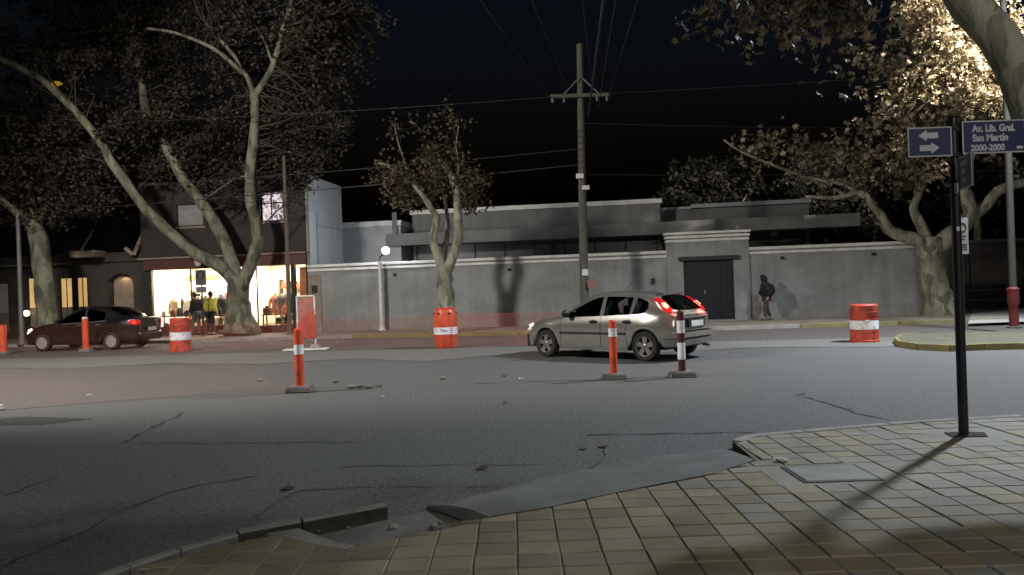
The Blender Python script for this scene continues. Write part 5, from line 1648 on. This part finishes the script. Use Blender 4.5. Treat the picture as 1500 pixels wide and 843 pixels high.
hatch = dict(xf=xf, xr=xr, Rw=.305, Ra=Ra, stations=H, hwmax=.85, rim=M_RIM, spokes=5, spokew=.30, seats=(-.28, -1.05),
    hw=[(2.03, .52), (1.88, .70), (1.6, .815), (1.2, .838), (.3, .848), (-1.0, .85), (-1.5, .842), (-1.75, .81), (-1.92, .76), (-2.07, .67)],
    sill=[(2.03, .27), (1.88, .23), (1.6, .21), (-1.0, .22), (-1.745, .25), (-2.07, .32)],
    low=[(2.03, .38), (1.6, .42), (.8, .44), (-1.0, .46), (-1.75, .48), (-2.07, .48)],
    mid=[(2.03, .53), (1.6, .66), (1.235, .735), (.8, .74), (-1.0, .77), (-1.75, .78), (-2.07, .66)],
    belt=[(2.03, .62), (1.88, .69), (1.6, .75), (1.235, .82), (.87, .865), (.76, .885), (-.3, .915), (-1.0, .945), (-1.5, .97), (-1.75, .945), (-1.92, .90), (-2.07, .80)],
    side_glass=[(9, 13, 1), (13, 14, 3), (14, 16, 1), (16, 17, 3), (17, 19, 1)], end_glass=[(8, 12, 2), (19, 22, 2)])
fw, rw = Vector((.72, 17.21, 0)), Vector((2.69, 15.40, 0))
head = (fw - rw).normalized()
yaw = math.atan2(head.y, head.x)
# near side of the car is its left: shift from the near wheels to the centre line
left = Vector((-head.y, head.x, 0))
mid_w = (fw + rw) / 2
ctr = mid_w - left * .80 - head * ((xf + xr) / 2)
car1, _ = make_car(hatch, 'silver_hatchback', 'silver beige five door hatchback with glowing high tail lamps turning across the road', 'car', (ctr.x, ctr.y, .004), yaw, M_SILVER, M_GLASS, True)

def patch(car, pts, name, mat, th=.012, sub=True):
    """a raised panel through 3D points, thickened outward from the body"""
    c = sum((Vector(p) for p in pts), Vector()) / len(pts)
    n = Vector()
    for a, b in zip(pts, pts[1:] + pts[:1]):
        n += (Vector(a) - c).cross(Vector(b) - c)
    n.normalize()
    if n.dot(c - Vector((c.x * .6, 0, .6))) < 0: n = -n
    m = MB()
    k = len(pts)
    m.v = [tuple(Vector(p) - n * .02) for p in pts] + [tuple(Vector(p) + n * th * .6) for p in pts] + [tuple(Vector(p).lerp(c, .12) + n * th) for p in pts] + [tuple(c + n * th * 1.05)]
    for r in (0, k):
        m.f += [(r + i, r + (i + 1) % k, r + k + (i + 1) % k, r + k + i) for i in range(k)]
    m.f += [(2 * k + i, 2 * k + (i + 1) % k, 3 * k) for i in range(k)]
    return m.build(name, mat, car, smooth=True)
def both(pts, s):
    return [(x, s * y, z) for x, y, z in pts]
Lx = []
for s in (1, -1):
    # high tail lamps in the rear pillars
    tl = patch(car1, both([(-1.52, .635, 1.275), (-1.60, .572, 1.285), (-1.75, .585, 1.20), (-1.92, .625, 1.055), (-1.955, .655, .985), (-1.84, .705, .995), (-1.70, .695, 1.06), (-1.58, .665, 1.17)], s), 'tail_light', M_TAIL, .02)
    patch(tl, both([(-1.70, .645, 1.165), (-1.76, .605, 1.175), (-1.86, .625, 1.095), (-1.84, .675, 1.06), (-1.76, .672, 1.10)], s), 'lit_bulb', M_TAILON, .034)
    # headlamps
    patch(car1, both([(1.99, .48, .655), (1.90, .63, .71), (1.68, .725, .765), (1.70, .76, .70), (1.86, .715, .60), (1.985, .545, .575)], s), 'headlight', M_HEADL, .012)
    # side moulding, handles, mirror, seams
    for a, b in ((.80, -.30), (-.33, -.92)):
        m = MB()
        for k in range(7):
            x = a + (b - a) * k / 6
            y = interp(hatch['hw'], x) + .006
            m.v += [(x, s * y, .535), (x, s * (y + .022), .542), (x, s * (y + .022), .572), (x, s * y, .58)]
        for k in range(6):
            for q in range(3):
                m.f.append((4 * k + q, 4 * k + q + 1, 4 * k + q + 5, 4 * k + q + 4))
        m.f += [(0, 1, 2, 3), (24, 25, 26, 27)]
        m.build('side_moulding', M_TRIM, car1)
    for x in (-.12, -.98):
        z = .80
        y = side_y(hatch, x, z) + .004
        h = MB().ball((x, s * y, z), (.115, .012, .045), 12, 6).build('handle_recess', M_TRIM, car1, smooth='all')
        MB().tube([(x + .10, s * (y + .008), z + .01), (x, s * (y + .03), z + .018), (x - .10, s * (y + .008), z + .012)], .013, 6).build('door_handle', M_TRIM, h, smooth=True)
    mm = MB().ball((.56, s * .93, .985), (.075, .115, .075), 12, 8).build('wing_mirror', M_TRIM, car1, smooth='all')
    MB().tube([(.60, s * .78, .925), (.58, s * .86, .95)], .03, 6).build('mirror_arm', M_TRIM, mm)
    for pts in ([(.80, .25), (.80, .5), (.79, .74), (.765, .885)], [(-.30, .25), (-.30, .5), (-.305, .77), (-.31, .915)], [(-.98, .26), (-.95, .5), (-.93, .62), (-.99, .78), (-1.06, .945)]):
        m = MB()
        fine = []
        for (x0, z0), (x1, z1) in zip(pts, pts[1:]):
            for k in range(4):
                fine.append((x0 + (x1 - x0) * k / 4, z0 + (z1 - z0) * k / 4))
        fine.append(pts[-1])
        for x, z in fine:
            y = side_y(hatch, x, z) + .0025
            if z < .42: y -= .025 * (.44 - z) / .22
            m.v += [(x - .005, s * y, z), (x + .005, s * y, z)]
        m.f = [(2 * k, 2 * k + 1, 2 * k + 3, 2 * k + 2) for k in range(len(fine) - 1)]
        m.build('door_seam', M_TRIM, car1)
    MB().b2(.83, -.98, s * .825, s * .845, .2, .255).build('sill_strip', M_GREYTRIM, car1)
# rear bumper, plate, painted highlight strip, spoiler lip, exhaust, wiper
def rear_band(z0, z1, out, name, mat, ymax=.80):
    m = MB()
    prof = [(-ymax, -1.80), (-.76, -1.93), (-.66, -2.06), (-.4, -2.105), (0, -2.12), (.4, -2.105), (.66, -2.06), (.76, -1.93), (ymax, -1.80)]
    prof = [p for p in prof if abs(p[0]) <= ymax + 1e-6] if ymax < .79 else prof
    for y, x in prof:
        f = 1 if abs(y) < .7 else 1
        m.v += [(x + .06, y * .97, z0), (x - out, y * (1 + out * .6), z0 + .015), (x - out, y * (1 + out * .6), z1 - .015), (x + .06, y * .97, z1)]
    for k in range(len(prof) - 1):
        for q in range(3):
            m.f.append((4 * k + q, 4 * k + q + 1, 4 * k + q + 5, 4 * k + q + 4))
    n = len(m.v)
    m.f += [(0, 1, 2, 3), (n - 4, n - 3, n - 2, n - 1)]
    return m.build(name, mat, car1, smooth=True)
rear_band(.30, .46, .02, 'lower_bumper', M_GREYTRIM)
rear_band(.46, .60, .045, 'rear_bumper', M_SILVER)
rear_band(.60, .635, .06, 'bumper_highlight', M_RIM, ymax=.70)  # pale metal strip stands in for the lamp's highlight on the bumper
MB().b2(-2.115, -2.06, -.5, .5, .85, .895).build('tailgate_bar', M_RIM, car1, bevel=.015)
MB().b2(-2.13, -2.06, -.33, .33, .66, .82).build('plate_recess', M_TRIM, car1, bevel=.01)
MB().b2(-2.138, -2.131, -.24, .24, .685, .80).build('number_plate', M_PLATE, car1)
MB().tube([(-2.0, -.45, .27), (-2.16, -.45, .26)], .03, 8).build('exhaust_pipe', M_STEEL, car1)
MB().tube([(-1.47, .46, 1.348), (-1.57, .40, 1.345), (-1.61, 0, 1.357), (-1.57, -.40, 1.345), (-1.47, -.46, 1.348)], .014, 6).build('spoiler_lip', M_TRIM, car1, smooth=True)
MB().tube([(-2.03, 0, 1.03), (-1.95, .25, 1.125)], .01, 5).build('rear_wiper', M_TRIM, car1)
MB().tube([(-.4, 0, 1.46), (-.62, 0, 1.62)], .006, 5).build('aerial', M_TRIM, car1)
for s in (-1, 1):
    MB().tube([(2.02, s * .25, .50), (2.02, s * .05, .50)], .03, 6).build('grille', M_TRIM, car1)
# the tail lamps shed a little red light
tlp = bpy.data.lights.new('tail_light_glow', 'POINT'); tlp.energy = 5; tlp.color = (1, .12, .08); tlp.shadow_soft_size = .1
for s in (-1, 1):
    to = bpy.data.objects.new('tail_light_glow', tlp); COL.objects.link(to); to.parent = car1; to.location = (-2.05, s * .72, 1.12)

# dark sedan
xf2, xr2, Ra2 = 1.30, -1.22, .345
arx2 = lambda xc: [xc + Ra2, xc + .27, xc + .14, xc, xc - .14, xc - .27, xc - Ra2]
F, B = arx2(xf2), arx2(xr2)
S = [
 (2.10, [(2.07, .46, .66), (2.06, .42, .67), (2.05, .33, .68), (2.055, 0, .69)]),
 (1.95, [(1.91, .63, .735), (1.90, .58, .75), (1.91, .45, .765), (1.93, 0, .785)]),
 (F[0], [(1.62, .70, .80), (1.62, .63, .82), (1.63, .48, .84), (1.65, 0, .86)]),
 (F[1], [(1.55, .71, .82), (1.55, .64, .84), (1.56, .49, .86), (1.58, 0, .88)]),
 (F[2], [(1.42, .725, .845), (1.42, .655, .865), (1.43, .50, .885), (1.45, 0, .905)]),
 (F[3], [(1.28, .735, .865), (1.28, .665, .885), (1.30, .51, .905), (1.33, 0, .925)]),
 (F[4], [(1.15, .745, .88), (1.16, .675, .90), (1.19, .53, .92), (1.25, 0, .94)]),
 (F[5], [(1.02, .75, .893), (1.04, .68, .91), (1.08, .56, .93), (1.19, 0, .953)]),
 (F[6], [(.95, .752, .90), (.97, .685, .916), (1.02, .60, .94), (1.15, 0, .965)]),
 (.82, [(.80, .75, .92), (.83, .695, .93), (.88, .64, .95), (1.06, 0, .975)]),
 (.55, [(.50, .71, 1.075), (.52, .67, 1.11), (.58, .61, 1.125), (.74, 0, 1.165)]),
 (.30, [(.18, .665, 1.245), (.20, .63, 1.29), (.26, .57, 1.315), (.40, 0, 1.355)]),
 (.05, [(-.08, .63, 1.345), (-.07, .595, 1.395), (-.03, .535, 1.42), (.07, 0, 1.45)]),
 (-.20, [(-.22, .622, 1.36), (-.22, .585, 1.412), (-.22, .52, 1.44), (-.19, 0, 1.47)]),
 (-.30, [(-.30, .622, 1.36), (-.30, .585, 1.412), (-.30, .52, 1.44), (-.30, 0, 1.47)]),
 (-.60, [(-.58, .622, 1.34), (-.60, .585, 1.395), (-.62, .52, 1.43), (-.64, 0, 1.46)]),
 (B[0], [(-.84, .632, 1.275), (-.90, .585, 1.345), (-.95, .53, 1.385), (-1.0, 0, 1.42)]),
 (B[1], [(-.98, .645, 1.215), (-1.05, .60, 1.295), (-1.10, .54, 1.335), (-1.18, 0, 1.365)]),
 (B[2], [(-1.14, .672, 1.12), (-1.24, .625, 1.20), (-1.30, .56, 1.235), (-1.40, 0, 1.265)]),
 (B[3], [(-1.26, .70, 1.045), (-1.40, .655, 1.105), (-1.48, .58, 1.135), (-1.60, 0, 1.155)]),
 (B[4], [(-1.38, .715, 1.01), (-1.50, .68, 1.045), (-1.60, .60, 1.065), (-1.74, 0, 1.08)]),
 (B[5], [(-1.50, .72, 1.0), (-1.58, .685, 1.03), (-1.68, .61, 1.045), (-1.80, 0, 1.055)]),
 (B[6], [(-1.62, .72, .995), (-1.68, .685, 1.025), (-1.76, .61, 1.04), (-1.88, 0, 1.05)]),
 (-1.95, [(-1.95, .69, .985), (-1.97, .66, 1.015), (-2.0, .58, 1.03), (-2.08, 0, 1.04)]),
 (-2.10, [(-2.08, .63, .95), (-2.09, .60, .985), (-2.10, .52, 1.0), (-2.15, 0, 1.01)]),
]
sedan = dict(xf=xf2, xr=xr2, Rw=.295, Ra=Ra2, stations=S, hwmax=.835, rim=material('silver_hubcap', (.5, .46, .44), .4, metal=.4), spokes=9, spokew=.24, seats=(-.2, -.85),
    hw=[(2.10, .52), (1.95, .70), (1.65, .80), (1.2, .825), (.3, .835), (-1.0, .835), (-1.5, .825), (-1.75, .80), (-1.95, .74), (-2.10, .64)],
    sill=[(2.10, .27), (1.95, .23), (1.6, .21), (-1.0, .22), (-1.6, .24), (-2.10, .30)],
    low=[(2.10, .38), (1.6, .42), (.8, .44), (-1.0, .46), (-1.75, .48), (-2.10, .48)],
    mid=[(2.10, .53), (1.6, .66), (1.3, .735), (.8, .75), (-1.0, .80), (-1.75, .82), (-2.10, .76)],
    belt=[(2.10, .62), (1.95, .69), (1.6, .765), (1.3, .83), (.95, .875), (.82, .89), (-.3, .925), (-1.0, .96), (-1.5, .965), (-1.95, .95), (-2.10, .90)],
    side_glass=[(9, 13, 1), (13, 14, 3), (14, 17, 1)], end_glass=[(8, 12, 2), (16, 20, 2)])
sf, sr_ = Vector((-15.75, 24.9, 0)), Vector((-13.27, 24.55, 0))
head2 = (sf - sr_).normalized(); left2 = Vector((-head2.y, head2.x, 0))
ctr2 = (sf + sr_) / 2 - left2 * .79 - head2 * ((xf2 + xr2) / 2) + Vector((0, .45, 0))
car2, _ = make_car(sedan, 'dark_sedan', 'dark four door sedan standing behind the orange net before the shop', 'car', (ctr2.x, ctr2.y, .006), math.atan2(head2.y, head2.x), M_DARKCAR, M_GLASSD, True)
for s in (1, -1):
    patch(car2, both([(2.05, .50, .665), (1.96, .63, .72), (1.76, .715, .775), (1.78, .745, .71), (1.93, .70, .62), (2.05, .56, .59)], s), 'headlight', M_HEADL2 if s > 0 else M_HEADL, .012)
    t_ = patch(car2, both([(-1.80, .775, .95), (-1.98, .70, .97), (-2.12, .58, .955), (-2.14, .58, .83), (-2.0, .71, .79), (-1.86, .775, .84)], s), 'tail_light', M_TAIL, .016)
    patch(t_, both([(-1.93, .735, .90), (-2.03, .68, .91), (-2.03, .685, .84), (-1.95, .73, .84)], s), 'lit_bulb', material('tail_lit_dim', (.7, .05, .04), .2, emit=(1, .08, .05), estr=1.6), .03)
    mm = MB().ball((.62, s * .92, .99), (.075, .11, .075), 12, 8).build('wing_mirror', M_DARKCAR, car2, smooth='all')
    MB().tube([(.64, s * .78, .93), (.63, s * .86, .95)], .03, 6).build('mirror_arm', M_TRIM, mm)
    for x in (-.08, -.78):
        y = side_y(sedan, x, .84) + .006
        MB().tube([(x + .09, s * y, .84), (x, s * (y + .02), .845), (x - .09, s * y, .84)], .014, 6).build('door_handle', M_STEEL, car2, smooth=True)
    m = MB()
    for k in range(13):
        x = .80 - 1.85 * k / 12
        y = side_y(sedan, x, interp(sedan['belt'], x)) + .006
        z = interp(sedan['belt'], x)
        m.v += [(x, s * y, z - .012), (x, s * y, z + .012)]
    m.f = [(2 * k, 2 * k + 1, 2 * k + 3, 2 * k + 2) for k in range(12)]
    m.build('belt_strip', M_RIM, car2)
    for xx in (.82, -.25):
        m = MB()
        for k in range(9):
            z = .25 + .65 * k / 8
            y = side_y(sedan, xx, z) + .0025 - (.02 * (.44 - z) / .22 if z < .44 else 0)
            m.v += [(xx - .005, s * y, z), (xx + .005, s * y, z)]
        m.f = [(2 * k, 2 * k + 1, 2 * k + 3, 2 * k + 2) for k in range(8)]
        m.build('door_seam', M_TRIM, car2)
MB().b2(-2.165, -2.09, -.27, .27, .56, .72).build('plate_recess', M_TRIM, car2, bevel=.008)
MB().b2(-2.172, -2.166, -.22, .22, .58, .70).build('number_plate', M_PLATE, car2)
MB().box((-2.06, 0, .42), (.18, 1.26, .24)).build('rear_bumper', M_DARKCAR, car2, bevel=.05)

# ------------------------------------------------------------------ people
def skin_mesh(name, verts, edges, radii, mat, parent, root=0, sub=1):
    me = bpy.data.meshes.new(name)
    me.from_pydata([tuple(v) for v in verts], edges, [])
    o = bpy.data.objects.new(name, me)
    COL.objects.link(o)
    md = o.modifiers.new('skin', 'SKIN')
    md.use_smooth_shade = True
    for i, r in enumerate(radii):
        me.skin_vertices[0].data[i].radius = r if hasattr(r, '__len__') else (r, r)
    for i in range(len(verts)):
        me.skin_vertices[0].data[i].use_root = (i == root)
    s = o.modifiers.new('sub', 'SUBSURF'); s.levels = sub; s.render_levels = sub
    mesh_of(o)
    for p in o.data.polygons: p.use_smooth = True
    o.data.materials.clear(); o.data.materials.append(mat)
    o.parent = parent
    return o
def make_person(label, loc, rz, J, top_mat, leg_mat, shoe_mat, hood=False, pack=None, sleeves=True, hair=M_HAIR, bulk=.05):
    """J: joint positions, x forward, y left, z up (standing height about 1.7 m)"""
    t = thing('person', label, 'person', loc, rz)
    v = {k: Vector(p) for k, p in J.items()}
    names = ['pelvis', 'waist', 'chest', 'neck', 'head', 'hipL', 'kneeL', 'ankL', 'toeL', 'hipR', 'kneeR', 'ankR', 'toeR', 'shL', 'elL', 'wrL', 'shR', 'elR', 'wrR']
    idx = {n: i for i, n in enumerate(names)}
    E = [('pelvis', 'waist'), ('waist', 'chest'), ('chest', 'neck'), ('neck', 'head'), ('pelvis', 'hipL'), ('hipL', 'kneeL'), ('kneeL', 'ankL'), ('ankL', 'toeL'), ('pelvis', 'hipR'), ('hipR', 'kneeR'), ('kneeR', 'ankR'), ('ankR', 'toeR'), ('chest', 'shL'), ('shL', 'elL'), ('elL', 'wrL'), ('chest', 'shR'), ('shR', 'elR'), ('elR', 'wrR')]
    rad = dict(pelvis=(.13, .10), waist=(.13, .095), chest=(.15, .11), neck=.055, head=.075, hipL=.085, kneeL=.058, ankL=.04, toeL=.035, hipR=.085, kneeR=.058, ankR=.04, toeR=.035, shL=.06, elL=.043, wrL=.03, shR=.06, elR=.043, wrR=.03)
    verts = [v[n] for n in names]; edges = [(idx[a], idx[b]) for a, b in E]; R_ = [rad[n] for n in names]
    # hands: palm and five fingers on each wrist, part of the same body
    for side in 'LR':
        w, e = v['wr' + side], v['el' + side]
        d = (w - e).normalized()
        sy = 1 if side == 'L' else -1
        acr = d.cross(Vector((0, 1, 0))).normalized()
        palm = w + d * .07
        verts.append(palm); R_.append((.038, .018)); pi = len(verts) - 1
        edges.append((idx['wr' + side], pi))
        for k in range(5):
            if k == 0:
                a = w + d * .04 + acr * .045; b = a + d * .035 + acr * .012 + Vector((0, -sy * .015, 0))
            else:
                off = acr * (.033 - .022 * (k - 1))
                a = palm + d * .035 + off; b = a + d * (.045 - .006 * abs(k - 2)) + Vector((0, -sy * .02, 0))
            verts += [a, b]; R_ += [.010, .008]
            edges += [(pi, len(verts) - 2), (len(verts) - 2, len(verts) - 1)]
    body = skin_mesh('body', verts, edges, R_, M_SKIN, t, 0, 1)
    # head with face
    hd = v['head']; fwd = Vector((1, 0, 0))
    h = MB().ball(tuple(hd + Vector((.01, 0, .04))), (.098, .076, .122), 14, 10)
    h.ball(tuple(hd + Vector((.105, 0, .03))), (.022, .014, .024), 8, 6)
    for s in (-1, 1):
        h.ball(tuple(hd + Vector((.0, s * .078, .035))), (.018, .01, .028), 8, 5)
    ho = h.build('head', M_SKIN, body, smooth='all')
    for s in (-1, 1):
        MB().ball(tuple(hd + Vector((.093, s * .03, .055))), (.01, .013, .008), 8, 5).build('eye', M_BLACK, ho)
    MB().b2(hd.x + .092, hd.x + .102, -.022, .022, hd.z - .025, hd.z - .017).build('mouth', M_RCLOTH, ho)
    MB().ball(tuple(hd + Vector((-.018, 0, .068))), (.105, .088, .115), 12, 8).build('hair', hair, body, smooth='all')
    # clothing
    def garment(nm, mat, keys, es, grow, over=None):
        ii = {n: i for i, n in enumerate(keys)}
        rr = []
        for n in keys:
            r = rad[n]
            a = over.get(n) if over else None
            if a is not None: rr.append(a)
            elif hasattr(r, '__len__'): rr.append((r[0] + grow, r[1] + grow))
            else: rr.append(r + grow)
        return skin_mesh(nm, [v[n] for n in keys], [(ii[a], ii[b]) for a, b in es], rr, mat, t, 0, 1)
    garment('jacket', top_mat, ['chest', 'waist', 'pelvis', 'neck', 'shL', 'elL', 'wrL', 'shR', 'elR', 'wrR'], [('chest', 'waist'), ('waist', 'pelvis'), ('chest', 'neck'), ('chest', 'shL'), ('shL', 'elL'), ('elL', 'wrL'), ('chest', 'shR'), ('shR', 'elR'), ('elR', 'wrR')], bulk, {'neck': .07, 'pelvis': (.115 + bulk, .085 + bulk)})
    garment('trousers', leg_mat, ['pelvis', 'hipL', 'kneeL', 'ankL', 'hipR', 'kneeR', 'ankR'], [('pelvis', 'hipL'), ('hipL', 'kneeL'), ('kneeL', 'ankL'), ('pelvis', 'hipR'), ('hipR', 'kneeR'), ('kneeR', 'ankR')], .018)
    for side in 'LR':
        a, b = v['ank' + side], v['toe' + side]
        d = (b - a); d.z = 0
        ang = math.atan2(d.y, d.x)
        c = a.lerp(b, .45)
        MB().box((c.x, c.y, min(a.z, b.z) + .005), (.28, .10, .09), ang, top=.8).build('shoe', shoe_mat, t, bevel=.03)
    if hood:
        m = MB().ball(tuple(hd + Vector((-.02, 0, .05))), (.13, .11, .15), 12, 8)
        m.v = [(x + (.05 if z > hd.z + .12 else 0), y, z + (.02 if z > hd.z + .16 else 0)) for x, y, z in m.v if True]
        m.build('hood', top_mat, t, smooth='all')
    if pack:
        c = v['chest'].lerp(v['waist'], .4)
        MB().ball((c.x - .20, c.y, c.z - .02), (.13, .16, .22), 12, 8).build('backpack', pack, t, smooth='all')
    return t
WALK = dict(pelvis=(0, 0, .92), waist=(.01, 0, 1.08), chest=(.04, 0, 1.33), neck=(.07, 0, 1.49), head=(.10, 0, 1.60), hipL=(0, .09, .88), kneeL=(.10, .09, .50), ankL=(.07, .09, .10), toeL=(.22, .09, .05), hipR=(0, -.09, .88), kneeR=(-.01, -.09, .48), ankR=(-.15, -.09, .12), toeR=(-.02, -.09, .05), shL=(.03, .19, 1.40), elL=(-.10, .23, 1.15), wrL=(-.02, .22, .93), shR=(.03, -.19, 1.40), elR=(.08, -.23, 1.14), wrR=(.24, -.21, 1.0))
STAND = dict(pelvis=(0, 0, .92), waist=(0, 0, 1.08), chest=(.02, 0, 1.33), neck=(.02, 0, 1.49), head=(.05, 0, 1.60), hipL=(0, .10, .88), kneeL=(.02, .11, .48), ankL=(-.02, .12, .10), toeL=(.13, .13, .05), hipR=(0, -.10, .88), kneeR=(.02, -.11, .48), ankR=(-.02, -.12, .10), toeR=(.13, -.13, .05), shL=(.01, .19, 1.40), elL=(-.02, .25, 1.13), wrL=(.10, .24, .93), shR=(.01, -.19, 1.40), elR=(-.02, -.25, 1.13), wrR=(.10, -.24, .93))
make_person('pedestrian in a dark hooded jacket with pale trousers walking along the grey wall', far(17.65, -.75, FZ), ANG + math.pi, {k: tuple(c * .9 for c in p) for k, p in WALK.items()}, M_DCLOTH, material('grey_trousers', (.06, .058, .052), .9), M_GCLOTH, True, M_DCLOTH, bulk=.095)
make_person('person in a bright yellow jacket standing beside the large plane tree trunk', far(-3.95, -.5, FZ), ANG + R(70), STAND, M_YEL, M_DCLOTH, M_TRIM)
make_person('person in dark clothes standing in front of the left shop window', far(-4.75, -.15, FZ), ANG + R(165), dict(STAND, wrR=(.22, -.20, 1.12), elR=(.02, -.27, 1.12), kneeL=(.10, .11, .49), ankL=(.12, .12, .10), toeL=(.27, .13, .05), head=(.07, .03, 1.58)), M_DCLOTH, M_GCLOTH, M_TRIM)
